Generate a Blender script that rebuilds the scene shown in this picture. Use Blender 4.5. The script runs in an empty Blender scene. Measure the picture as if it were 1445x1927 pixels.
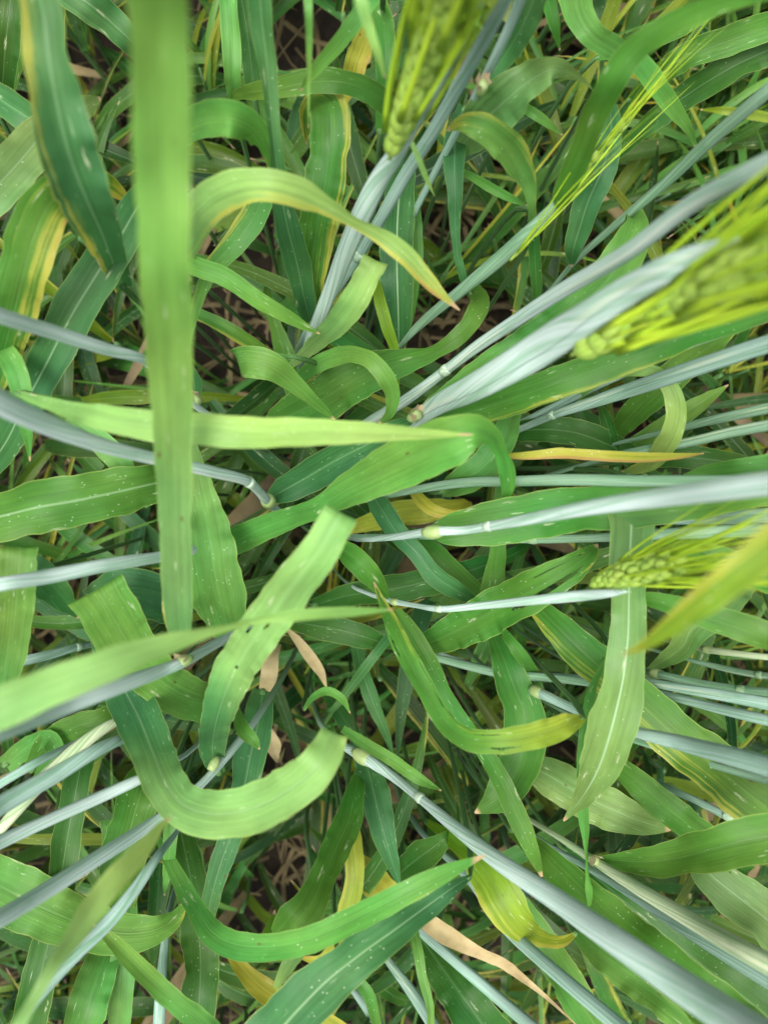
import bpy, math, random
from mathutils import Vector, Matrix, noise
import numpy as np

# ------------------------------------------------------------------ camera, sky, sun, exposure
S = bpy.context.scene
C = S.collection
FPX, CX, CY, CAMH = 1400.0, 722.5, 963.5, 0.90
NAD = Vector(((680-CX)/FPX, (CY-880)/FPX, -1.0)).normalized()      # straight down, in camera axes
ROT = NAD.rotation_difference(Vector((0, 0, -1))).to_matrix()
cam_d = bpy.data.cameras.new('camera'); cam = bpy.data.objects.new('camera', cam_d); C.objects.link(cam)
cam.matrix_world = Matrix.Translation((0, 0, CAMH)) @ ROT.to_4x4()
cam_d.sensor_fit = 'VERTICAL'; cam_d.sensor_height = 24.0; cam_d.lens = FPX/1927*24.0
cam_d.clip_start = 0.01; cam_d.clip_end = 200
cam_d.dof.use_dof = True; cam_d.dof.focus_distance = 0.47; cam_d.dof.aperture_fstop = 4.0
S.camera = cam
SUN_EL, SUN_ROT = 79, 250
w = bpy.data.worlds.new('World'); S.world = w; w.use_nodes = True
nt = w.node_tree
sky = nt.nodes.new('ShaderNodeTexSky'); sky.sky_type = 'NISHITA'; sky.sun_disc = False
sky.sun_elevation = math.radians(SUN_EL); sky.sun_rotation = math.radians(SUN_ROT)
sky.air_density = 1.0; sky.dust_density = 8.0; sky.ozone_density = 0.5
hs = nt.nodes.new('ShaderNodeHueSaturation'); hs.inputs['Saturation'].default_value = 0.45      # thin bright cloud
nt.links.new(sky.outputs[0], hs.inputs['Color']); nt.links.new(hs.outputs[0], nt.nodes['Background'].inputs[0]); nt.nodes['Background'].inputs[1].default_value = 0.14
sd = bpy.data.lights.new('sun', 'SUN'); sun = bpy.data.objects.new('sun', sd); C.objects.link(sun)
sd.energy = 1.5; sd.angle = math.radians(30); sd.color = (1.0, 0.96, 0.9)
a, e = math.radians(SUN_ROT), math.radians(SUN_EL)
sdir = Vector((math.sin(a)*math.cos(e), math.cos(a)*math.cos(e), math.sin(e)))
sun.rotation_euler = sdir.to_track_quat('Z', 'Y').to_euler()
S.view_settings.view_transform = 'Standard'; S.view_settings.look = 'None'
S.view_settings.gamma = 1; S.view_settings.use_curve_mapping = False
S.view_settings.exposure = 1.0

rnd = random.Random(7)
CAMP = Vector((0, 0, CAMH))

def at(px, py, z):                     # point of height z (m) seen at photo pixel px, py
    d = ROT @ Vector(((px-CX)/FPX, (CY-py)/FPX, -1.0))
    return CAMP + d*((z-CAMH)/d.z)
def proj(p):
    q = ROT.transposed() @ (p-CAMP)
    if q.z > -0.02: return (-9999, -9999)
    return (CX+FPX*q.x/-q.z, CY-FPX*q.y/-q.z)
def depth(p): return -(ROT.transposed() @ (p-CAMP)).z

# ------------------------------------------------------------------ materials
def mat(name):
    m = bpy.data.materials.new(name); m.use_nodes = True
    n = m.node_tree; n.nodes.clear()
    return m, n
class NB:                              # small node helper
    def __init__(s, n): s.n = n
    def new(s, t, **kw):
        x = s.n.nodes.new(t)
        for k, v in kw.items(): setattr(x, k, v)
        return x
    def link(s, a, b): s.n.links.new(a, b)
    def math(s, op, a, b=None, c=None, clamp=False):
        x = s.new('ShaderNodeMath', operation=op); x.use_clamp = clamp
        for i, v in enumerate((a, b, c)):
            if v is None: continue
            if isinstance(v, (int, float)): x.inputs[i].default_value = v
            else: s.link(v, x.inputs[i])
        return x.outputs[0]
    def smooth(s, v, lo, hi, o0=0.0, o1=1.0):
        x = s.new('ShaderNodeMapRange', interpolation_type='SMOOTHSTEP')
        s.link(v, x.inputs[0])
        for i, k in ((1, lo), (2, hi), (3, o0), (4, o1)):
            if isinstance(k, (int, float)): x.inputs[i].default_value = k
            else: s.link(k, x.inputs[i])
        return x.outputs[0]
    def comb(s, x, y, z=0.0):
        c = s.new('ShaderNodeCombineXYZ')
        for i, v in enumerate((x, y, z)):
            if isinstance(v, (int, float)): c.inputs[i].default_value = v
            else: s.link(v, c.inputs[i])
        return c.outputs[0]
    def noise(s, vec, scale=1.0, detail=2.0, rough=0.5):
        t = s.new('ShaderNodeTexNoise'); s.link(vec, t.inputs['Vector'])
        t.inputs['Scale'].default_value = scale; t.inputs['Detail'].default_value = detail; t.inputs['Roughness'].default_value = rough
        return t.outputs['Fac']
    def mix(s, f, a, b, mode='MIX'):
        x = s.new('ShaderNodeMix', data_type='RGBA', blend_type=mode)
        if isinstance(f, (int, float)): x.inputs[0].default_value = f
        else: s.link(f, x.inputs[0])
        for i, v in ((6, a), (7, b)):
            if isinstance(v, tuple): x.inputs[i].default_value = (*v, 1)
            else: s.link(v, x.inputs[i])
        return x.outputs[2]

def leaf_material():
    m, n = mat('barley_leaf'); b = NB(n)
    oi = b.new('ShaderNodeObjectInfo')
    um = b.new('ShaderNodeUVMap', uv_map='metric'); sp = b.new('ShaderNodeSeparateXYZ'); b.link(um.outputs[0], sp.inputs[0])
    un = b.new('ShaderNodeUVMap', uv_map='unit'); sn = b.new('ShaderNodeSeparateXYZ'); b.link(un.outputs[0], sn.inputs[0])
    U, V = sp.outputs[0], sp.outputs[1]; u, v = sn.outputs[0], sn.outputs[1]
    r = b.math('MULTIPLY', oi.outputs['Random'], 37.0)
    def vec(su, sv): return b.comb(b.math('MULTIPLY', U, su), b.math('MULTIPLY_ADD', V, sv, r), r)
    veins = b.noise(vec(1500, 10), 1, 2, 0.6)
    ribs = b.noise(vec(520, 6), 1, 1, 0.5)
    blot = b.noise(vec(90, 28), 1, 4, 0.6)
    big = b.noise(vec(25, 9), 1, 2, 0.5)
    e = b.math('ABSOLUTE', b.math('MULTIPLY_ADD', u, 2.0, -1.0))             # 0 midrib, 1 margin
    def prop(nm, vecout=False):
        x = b.new('ShaderNodeAttribute', attribute_type='OBJECT', attribute_name=nm); return x.outputs['Color' if vecout else 'Fac']
    e = b.math('ADD', e, 0.0)
    ts = b.smooth(b.math('SUBTRACT', b.math('ADD', v, b.math('MULTIPLY', b.math('SUBTRACT', big, 0.5), 0.3)), prop('turn')), -0.18, 0.18)
    base = b.mix(ts, oi.outputs['Color'], prop('tone_far', True))
    # green varies along and across the blade
    val = b.math('ADD', b.math('MULTIPLY_ADD', b.math('SUBTRACT', blot, 0.5), 0.9, 1.0), b.math('MULTIPLY', b.math('SUBTRACT', veins, 0.5), 0.60))
    val = b.math('ADD', val, b.math('MULTIPLY', b.math('SUBTRACT', ribs, 0.5), 0.36))
    hsv = b.new('ShaderNodeHueSaturation'); b.link(base, hsv.inputs['Color']); b.link(val, hsv.inputs['Value'])
    b.link(b.math('MULTIPLY_ADD', b.math('SUBTRACT', big, 0.5), -0.12, 0.5), hsv.inputs['Hue'])
    col = hsv.outputs[0]
    # pale midrib
    mr = b.math('MULTIPLY', b.smooth(e, 0.02, 0.07, 1.0, 0.0), prop('midrib'))
    col = b.mix(mr, col, (0.30, 0.46, 0.25))
    # yellowing: margin, tip and blotches, by the alpha of the object colour
    side = b.smooth(u, 0.5, 1.0, 0.0, 1.0)
    score = b.math('ADD', b.math('MULTIPLY', side, 0.42), b.math('MULTIPLY', blot, 0.95))
    score = b.math('ADD', score, b.math('MULTIPLY', b.smooth(v, 0.7, 1.0), 0.45))
    score = b.math('ADD', score, b.math('MULTIPLY', big, 0.35))
    score = b.math('ADD', score, b.math('MULTIPLY', b.math('SUBTRACT', b.math('ADD', ribs, veins), 1.0), 0.8))
    thr = b.math('SUBTRACT', 1.75, b.math('MULTIPLY', oi.outputs['Alpha'], 1.2))
    ye = b.smooth(b.math('SUBTRACT', score, thr), -0.22, 0.20)
    col = b.mix(b.math('MULTIPLY', ye, 0.8), col, (0.38, 0.36, 0.055))
    br = b.smooth(b.math('SUBTRACT', score, thr), 0.30, 0.42)
    col = b.mix(b.math('MULTIPLY', br, 0.8), col, (0.36, 0.20, 0.07))
    # pale margin line
    col = b.mix(b.math('MULTIPLY', b.smooth(e, 0.955, 0.995), 0.45), col, (0.42, 0.50, 0.14))
    # dry tip
    col = b.mix(b.smooth(b.math('ADD', v, b.math('MULTIPLY', blot, 0.02)), 0.975, 0.995), col, (0.50, 0.36, 0.20))
    # streaky bleached flecks and small waxy dots
    fl = b.math('MULTIPLY', b.smooth(b.noise(vec(1000, 90), 1, 2, 0.5), 0.66, 0.72), b.smooth(blot, 0.5, 0.6))
    col = b.mix(b.math('MULTIPLY', fl, b.smooth(oi.outputs['Random'], 0.3, 0.9, 0.65, 0.15)), col, (0.5, 0.6, 0.38))
    vo = b.new('ShaderNodeTexVoronoi'); b.link(vec(620, 400), vo.inputs['Vector']); vo.inputs['Scale'].default_value = 1.0
    rr = b.new('ShaderNodeSeparateColor'); b.link(vo.outputs['Color'], rr.inputs[0])
    dots = b.math('MULTIPLY', b.smooth(vo.outputs['Distance'], b.math('MULTIPLY', rr.outputs[2], 0.12), 0.22, 1.0, 0.0), b.smooth(b.math('ADD', rr.outputs[0], b.math('MULTIPLY', blot, 1.2)), 1.42, 1.5))
    col = b.mix(b.math('MULTIPLY', dots, b.smooth(oi.outputs['Random'], 0.15, 0.75, 0.08, 0.7)), col, (0.60, 0.70, 0.52))
    vs = b.new('ShaderNodeTexVoronoi'); b.link(vec(260, 45), vs.inputs['Vector']); vs.inputs['Scale'].default_value = 1.0
    rs = b.new('ShaderNodeSeparateColor'); b.link(vs.outputs['Color'], rs.inputs[0])
    sc = b.math('MULTIPLY', b.smooth(vs.outputs['Distance'], 0.10, 0.28, 1.0, 0.0), b.smooth(rs.outputs[0], 0.90, 0.93))
    sc = b.math('MULTIPLY', sc, b.smooth(b.noise(vec(2200, 260), 1, 2, 0.5), 0.42, 0.56))
    col = b.mix(b.math('MULTIPLY', sc, 0.75), col, (0.52, 0.56, 0.36))
    # small dark damage spots
    vd = b.new('ShaderNodeTexVoronoi'); b.link(vec(150, 60), vd.inputs['Vector']); vd.inputs['Scale'].default_value = 1.0
    rd = b.new('ShaderNodeSeparateColor'); b.link(vd.outputs['Color'], rd.inputs[0])
    dk = b.math('MULTIPLY', b.smooth(vd.outputs['Distance'], 0.06, 0.13, 1.0, 0.0), b.smooth(rd.outputs[1], 0.90, 0.92))
    col = b.mix(b.math('MULTIPLY', dk, 0.8), col, (0.10, 0.07, 0.03))
    h = b.math('ADD', b.math('MULTIPLY', veins, 0.5), b.math('MULTIPLY', ribs, 0.5))
    h = b.math('ADD', h, b.math('MULTIPLY', blot, 0.7))
    h = b.math('SUBTRACT', h, b.math('MULTIPLY', b.smooth(e, 0.0, 0.08, 1.0, 0.0), 0.35))
    bump = b.new('ShaderNodeBump'); bump.inputs['Strength'].default_value = 0.55; bump.inputs['Distance'].default_value = 0.0006
    b.link(h, bump.inputs['Height'])
    p = b.new('ShaderNodeBsdfPrincipled'); b.link(col, p.inputs['Base Color'])
    b.link(b.smooth(blot, 0.3, 0.7, 0.42, 0.60), p.inputs['Roughness'])
    p.inputs['IOR'].default_value = 1.45; p.inputs['Specular IOR Level'].default_value = 0.30; b.link(bump.outputs[0], p.inputs['Normal'])
    t = b.new('ShaderNodeBsdfTranslucent'); h2 = b.new('ShaderNodeHueSaturation'); b.link(col, h2.inputs['Color'])
    h2.inputs['Hue'].default_value = 0.485; h2.inputs['Saturation'].default_value = 1.05; h2.inputs['Value'].default_value = 2.0
    b.link(h2.outputs[0], t.inputs[0]); b.link(bump.outputs[0], t.inputs[1])
    mx = b.new('ShaderNodeMixShader'); mx.inputs[0].default_value = 0.30
    b.link(p.outputs[0], mx.inputs[1]); b.link(t.outputs[0], mx.inputs[2])
    o = b.new('ShaderNodeOutputMaterial'); b.link(mx.outputs[0], o.inputs[0])
    return m

def stem_material():
    m, n = mat('waxy_stem'); b = NB(n)
    oi = b.new('ShaderNodeObjectInfo')
    um = b.new('ShaderNodeUVMap', uv_map='metric'); sp = b.new('ShaderNodeSeparateXYZ'); b.link(um.outputs[0], sp.inputs[0])
    U, V = sp.outputs[0], sp.outputs[1]
    r = b.math('MULTIPLY', oi.outputs['Random'], 37.0)
    def vec(su, sv): return b.comb(b.math('MULTIPLY', U, su), b.math('MULTIPLY_ADD', V, sv, r), r)
    ribs = b.noise(vec(950, 7), 1, 2, 0.6); streak = b.noise(vec(500, 14), 1, 3, 0.6); blot = b.noise(vec(110, 35), 1, 3, 0.6)
    col = oi.outputs['Color']
    green = b.mix(1.0, col, (0.44, 0.66, 0.46), 'MULTIPLY')                   # where the wax bloom is rubbed off
    col = b.mix(b.math('MULTIPLY', b.smooth(streak, 0.50, 0.72), 0.75), col, green)
    col = b.mix(b.math('MULTIPLY', b.smooth(blot, 0.55, 0.75), 0.55), col, green)
    col = b.mix(b.math('MULTIPLY', b.smooth(ribs, 0.45, 0.62), 0.75), col, green)
    fine = b.noise(vec(1800, 700), 1, 1, 0.5)
    col = b.mix(b.math('MULTIPLY', b.smooth(fine, 0.72, 0.78), 0.5), col, (0.10, 0.16, 0.12))
    un = b.new('ShaderNodeUVMap', uv_map='unit'); sn = b.new('ShaderNodeSeparateXYZ'); b.link(un.outputs[0], sn.inputs[0])
    sq = b.math('FRACT', b.math('ADD', b.math('ADD', sn.outputs[0], oi.outputs['Random']), b.math('MULTIPLY', b.noise(vec(0, 9), 1, 1), 0.16)))
    cream = b.math('MULTIPLY', b.smooth(b.math('ABSOLUTE', b.math('SUBTRACT', sq, 0.5)), 0.015, 0.05, 1.0, 0.0), b.smooth(b.noise(vec(0, 12), 1, 1), 0.45, 0.6))
    col = b.mix(b.math('MULTIPLY', cream, 0.35), col, (0.52, 0.54, 0.38))
    seam = b.smooth(b.math('ABSOLUTE', b.math('SUBTRACT', sq, 0.555)), 0.004, 0.014, 1.0, 0.0)
    col = b.mix(b.math('MULTIPLY', seam, 0.6), col, (0.09, 0.16, 0.12))
    gb = b.new('ShaderNodeAttribute', attribute_type='OBJECT', attribute_name='green_below')
    low = b.smooth(b.math('SUBTRACT', V, gb.outputs['Fac']), -0.05, 0.01, 1.0, 0.0)  # the lower stem carries no wax bloom
    col = b.mix(b.math('MULTIPLY', low, 0.85), col, (0.085, 0.175, 0.06))
    col = b.mix(oi.outputs['Alpha'], col, (0.45, 0.48, 0.28))                 # alpha 0 = bare waxy colour
    bump = b.new('ShaderNodeBump'); bump.inputs['Strength'].default_value = 0.6; bump.inputs['Distance'].default_value = 0.0005
    b.link(b.math('ADD', ribs, streak), bump.inputs['Height'])
    p = b.new('ShaderNodeBsdfPrincipled'); b.link(col, p.inputs['Base Color']); p.inputs['Roughness'].default_value = 0.75; p.inputs['Specular IOR Level'].default_value = 0.3
    b.link(bump.outputs[0], p.inputs['Normal'])
    o = b.new('ShaderNodeOutputMaterial'); b.link(p.outputs[0], o.inputs[0])
    return m

def simple_material(name, c1, c2, scale, rough=0.5, trans=0.0, bump_d=0.0005, sss=0.0):
    m, n = mat(name); b = NB(n)
    tc = b.new('ShaderNodeTexCoord'); oi = b.new('ShaderNodeObjectInfo')
    nz = b.noise(tc.outputs['Object'], scale, 4, 0.6)
    f = b.math('ADD', b.math('MULTIPLY', oi.outputs['Random'], 0.5), b.math('MULTIPLY_ADD', nz, 1.6, -0.55), clamp=True)
    col = b.mix(f, c1, c2)
    bump = b.new('ShaderNodeBump'); bump.inputs['Distance'].default_value = bump_d; b.link(nz, bump.inputs['Height'])
    p = b.new('ShaderNodeBsdfPrincipled'); b.link(col, p.inputs['Base Color']); p.inputs['Roughness'].default_value = rough
    b.link(bump.outputs[0], p.inputs['Normal'])
    out = p.outputs[0]
    if trans:
        t = b.new('ShaderNodeBsdfTranslucent'); b.link(col, t.inputs[0])
        mx = b.new('ShaderNodeMixShader'); mx.inputs[0].default_value = trans
        b.link(out, mx.inputs[1]); b.link(t.outputs[0], mx.inputs[2]); out = mx.outputs[0]
    if sss:
        p.inputs['Subsurface Weight'].default_value = sss; p.inputs['Subsurface Scale'].default_value = 0.0007; p.inputs['Subsurface Radius'].default_value = (0.9, 1.0, 0.3)
    o = b.new('ShaderNodeOutputMaterial'); b.link(out, o.inputs[0])
    return m

def soil_material():
    m, n = mat('dark_soil'); b = NB(n)
    tc = b.new('ShaderNodeTexCoord')
    n1 = b.noise(tc.outputs['Object'], 30, 6, 0.65); n2 = b.noise(tc.outputs['Object'], 220, 5, 0.7)
    col = b.mix(b.smooth(n1, 0.35, 0.65), (0.014, 0.010, 0.006), (0.040, 0.028, 0.016))
    col = b.mix(b.smooth(n2, 0.62, 0.75, 0.0, 0.6), col, (0.13, 0.10, 0.075))
    bump = b.new('ShaderNodeBump'); bump.inputs['Distance'].default_value = 0.004; b.link(b.math('ADD', n1, n2), bump.inputs['Height'])
    p = b.new('ShaderNodeBsdfPrincipled'); b.link(col, p.inputs['Base Color']); p.inputs['Roughness'].default_value = 0.9
    b.link(bump.outputs[0], p.inputs['Normal'])
    o = b.new('ShaderNodeOutputMaterial'); b.link(p.outputs[0], o.inputs[0])
    return m

M_LEAF, M_STEM, M_SOIL = leaf_material(), stem_material(), soil_material()
M_DRY = simple_material('dead_leaf', (0.56, 0.47, 0.25), (0.26, 0.19, 0.08), 60, 0.7, 0.2)
M_STRAW = simple_material('straw_litter', (0.24, 0.19, 0.08), (0.06, 0.045, 0.022), 25, 0.8)
M_GRAIN = simple_material('green_grain', (0.34, 0.45, 0.09), (0.20, 0.35, 0.05), 9, 0.45, 0.0, 0.0005, 0.6)
M_AWN = simple_material('green_awn', (0.27, 0.46, 0.02), (0.42, 0.54, 0.04), 5, 0.4, 0.0, 0.0005, 0.5)
M_COLLAR = simple_material('pale_collar', (0.30, 0.38, 0.16), (0.20, 0.30, 0.10), 120, 0.5, 0.0)
M_SCAR = simple_material('papery_ligule', (0.62, 0.55, 0.36), (0.38, 0.28, 0.15), 200, 0.7, 0.3)

# ------------------------------------------------------------------ mesh helpers
def link(o, parent=None):
    C.objects.link(o)
    if parent is not None: o.parent = parent
    return o
def mesh_obj(name, verts, faces, material, parent=None, uvm=None, uvn=None, color=None, smooth=True):
    me = bpy.data.meshes.new(name); me.from_pydata([tuple(v) for v in verts], [], faces)
    me.materials.append(material)
    if smooth: me.polygons.foreach_set('use_smooth', [True]*len(me.polygons))
    if uvm is not None:
        li = np.empty(len(me.loops), dtype=np.int32); me.loops.foreach_get('vertex_index', li)
        for nm, arr in (('metric', uvm), ('unit', uvn)):
            if arr is None: continue
            l = me.uv_layers.new(name=nm); l.data.foreach_set('uv', np.asarray(arr, dtype=np.float32)[li].ravel())
    me.update()
    o = bpy.data.objects.new(name, me)
    if color: o.color = color
    return link(o, parent)

def thing(name, label, cat, loc=(0, 0, 0), group=None):
    o = bpy.data.objects.new(name, None); o.empty_display_size = 0.02
    C.objects.link(o); o.location = loc
    o['label'] = label; o['category'] = cat
    if group: o['group'] = group
    return o

def parse(s):
    out = []
    for t in s.split():
        q = [float(x) for x in t.split(',')]
        while len(q) < 5: q.append(0.0)
        out.append(q)
    return np.array(out)
def spline(K, step=9.0, mn=14, mx=64):      # Catmull-Rom through rows of K, chord-length spaced
    K = np.asarray(K, float)
    d = np.hypot(np.diff(K[:, 0]), np.diff(K[:, 1])) + 0.6*abs(np.diff(K[:, 2]))*8
    t = np.concatenate([[0], np.cumsum(np.maximum(d, 1.0)**0.75)])
    L = d.sum(); n = int(min(mx, max(mn, L/step)))
    # equal spacing in drawn length
    cl = np.concatenate([[0], np.cumsum(np.maximum(d, 1.0))])
    ts = np.interp(np.linspace(0, cl[-1], n+1), cl, t)
    m = np.zeros_like(K)
    for i in range(len(K)):
        if i == 0: m[i] = (K[1]-K[0])/(t[1]-t[0])
        elif i == len(K)-1: m[i] = (K[-1]-K[-2])/(t[-1]-t[-2])
        else:
            a_, b_ = (K[i]-K[i-1])/(t[i]-t[i-1]), (K[i+1]-K[i])/(t[i+1]-t[i])
            m[i] = (a_*(t[i+1]-t[i]) + b_*(t[i]-t[i-1]))/(t[i+1]-t[i-1])
    out = []
    for x in ts:
        i = min(len(K)-2, max(0, int(np.searchsorted(t, x, side='right')-1)))
        h = t[i+1]-t[i]; s = (x-t[i])/h
        out.append((2*s**3-3*s**2+1)*K[i] + (s**3-2*s**2+s)*h*m[i] + (-2*s**3+3*s**2)*K[i+1] + (s**3-s**2)*h*m[i+1])
    return np.array(out)
def outside(x, y, mg=6): return x < mg or y < mg or x > 1445-mg or y > 1927-mg

def ribbon_mesh(P, hw, roll, fold, wave, seed, nu=8, view=None, holes=()):
    """P points base->tip, hw half widths (m). Blade section is a shallow V, margins ripple."""
    n = len(P); rr = random.Random(seed)
    T = [(P[min(i+1, n-1)]-P[max(i-1, 0)]).normalized() for i in range(n)]
    sides = []; prev = None
    for i in range(n):
        vd = (CAMP-P[i]).normalized() if view is None else view
        s = T[i].cross(vd)
        k = s.length
        if prev is not None:
            if s.dot(prev) < 0: s = -s
            if k < 0.25: s = (s + prev*(0.25-k)*4*max(k, 0.1)).normalized() if k > 0.05 else prev.copy()
            s = (s - T[i]*s.dot(T[i]))
            s = s.normalized()
            s = (s*0.7+prev*0.3); s = (s - T[i]*s.dot(T[i])).normalized()
        else: s.normalize()
        prev = s; sides.append(s)
    ph = [rr.uniform(0, 6.28) for _ in range(6)]
    v = 0; verts = []; uvm = []; uvn = []
    Ls = [0]
    for i in range(1, n): Ls.append(Ls[-1]+(P[i]-P[i-1]).length)
    for i in range(n):
        N = sides[i].cross(T[i]); 
        vd = (CAMP-P[i]) if view is None else view
        q = Matrix.Rotation(math.radians(roll[i]), 3, T[i])
        if N.dot(vd) < 0: N = -N
        sd_, N = q @ sides[i], q @ N
        L = Ls[i]
        for j in range(nu+1):
            u = -1+2*j/nu
            au = abs(u)
            off = fold*(au**1.3)*hw[i]*(1+0.35*math.sin(L*38+ph[4]))
            kf = 2*math.pi/0.021
            sg = 0 if u < 0 else 1
            off += wave*hw[i]*au**2.2*(math.sin(kf*L*(1+0.15*sg)+ph[sg]) + 0.6*math.sin(kf*2.3*L+ph[2+sg]))*(0.5+0.5*math.sin(L*60+ph[5]))
            nar = 1 + 0.025*math.sin(L*170+ph[sg]*2)*au + 0.02*math.sin(L*410+ph[2+sg])*au
            p = P[i] + sd_*(u*hw[i]*nar) + N*off
            verts.append(p); uvm.append((u*hw[i]+0.0001*seed, L)); uvn.append((j/nu, L/max(Ls[-1], 1e-6)))
    faces = []
    for i in range(n-1):
        fv = i/(n-1)
        for j in range(nu):
            if any(((fv-(h[0]+h[1])/2)/(h[1]-h[0])*2)**2+(((j+0.5)/nu-(h[2]+h[3])/2)/(h[3]-h[2])*2)**2 < 1 for h in holes): continue
            k = i*(nu+1)+j
            faces.append((k, k+1, k+nu+2, k+nu+1))
    return verts, faces, uvm, uvn

def tube_mesh(P, rad, ns=12, seed=0, flat=1.0, cap=True):
    n = len(P); T = [(P[min(i+1, n-1)]-P[max(i-1, 0)]).normalized() for i in range(n)]
    s = T[-1].cross(CAMP-P[-1])
    s = s.normalized() if s.length > 1e-5 else T[-1].orthogonal().normalized()
    SS = [None]*n
    for i in range(n-1, -1, -1):
        s = (s - T[i]*s.dot(T[i])).normalized(); SS[i] = s
    verts = []; uvm = []; uvn = []; L = 0
    for i in range(n):
        s = SS[i]; b_ = T[i].cross(s)
        if i: L += (P[i]-P[i-1]).length
        for j in range(ns):
            a_ = 2*math.pi*j/ns
            r = rad[i]*(1+0.02*math.sin(a_*5+L*20+seed))
            verts.append(P[i]+(s*math.cos(a_)+b_*math.sin(a_)*flat)*r); uvm.append((a_*rad[i]+seed*0.01, L)); uvn.append((j/ns, L))
    faces = [(i*ns+j, i*ns+(j+1) % ns, (i+1)*ns+(j+1) % ns, (i+1)*ns+j) for i in range(n-1) for j in range(ns)]
    if cap:
        faces.append(tuple(range(ns-1, -1, -1))); faces.append(tuple((n-1)*ns+j for j in range(ns)))
    return verts, faces, uvm, uvn

# ------------------------------------------------------------------ the setting
def build_ground():
    n = 170; half = 4.0; vs = []; fs = []
    for i in range(n+1):
        for j in range(n+1):
            a_ = -1+2*i/n; b_ = -1+2*j/n
            x = half*math.copysign(abs(a_)**2.2, a_); y = half*math.copysign(abs(b_)**2.2, b_)
            vs.append((x, y, 0.012*noise.noise(Vector((x*9, y*9, 0)))+0.005*noise.noise(Vector((x*45, y*45, 3)))))
    for i in range(n):
        for j in range(n):
            k = i*(n+1)+j; fs.append((k, k+n+1, k+n+2, k+1))
    g = mesh_obj('ground', vs, fs, M_SOIL); g['kind'] = 'structure'
    # litter of dead straw, too many to count
    V = []; F = []
    for k in range(4600):
        x, y = rnd.uniform(-0.85, 0.85), rnd.uniform(-1.0, 1.0); z = rnd.uniform(0.004, 0.05); a_ = rnd.uniform(0, 6.28); L = rnd.uniform(0.03, 0.14)
        c = rnd.uniform(-18, 18); w_ = rnd.uniform(0.0006, 0.003); dz = rnd.uniform(-0.15, 0.3); m_ = 6; b0 = len(V)
        for i in range(m_+1):
            V.append(Vector((x, y, max(0.002, z))) + Vector((-math.sin(a_), math.cos(a_), 0.2))*w_)
            V.append(Vector((x, y, max(0.002, z))) - Vector((-math.sin(a_), math.cos(a_), -0.2))*w_)
            V.append(Vector((x, y, max(0.002, z)+w_*0.9)))
            x += math.cos(a_)*L/m_; y += math.sin(a_)*L/m_; z += dz*L/m_; a_ += c*L/m_
        for i in range(m_):
            q = b0+3*i
            F += [(q, q+2, q+5, q+3), (q+2, q+1, q+4, q+5)]
    o = mesh_obj('straw_litter', V, F, M_STRAW); o['kind'] = 'stuff'
    o['label'] = 'brown dead straw and roots lying on the dark soil'; o['category'] = 'straw litter'
build_ground()

# ------------------------------------------------------------------ barley parts
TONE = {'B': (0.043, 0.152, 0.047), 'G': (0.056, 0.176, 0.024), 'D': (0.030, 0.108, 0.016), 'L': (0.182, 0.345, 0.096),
        'M': (0.086, 0.240, 0.046), 'P': (0.118, 0.236, 0.072), 'K': (0.140, 0.275, 0.052), 'Y': (0.260, 0.300, 0.032), 'X': (0.145, 0.240, 0.018), 'T': (0.50, 0.38, 0.20)}
SEED = [0]
def leaf_world(K, base_first=True, extend=True):
    """rows x,y,z(cm),w(px),roll -> world points and half widths, base first"""
    A = spline(K)
    P = [at(r[0], r[1], r[2]/100) for r in A]
    hw = [max(r[3], 0.6)*0.5*depth(p)/FPX for r, p in zip(A, P)]
    roll = [r[4] for r in A]
    return P, hw, roll

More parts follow.
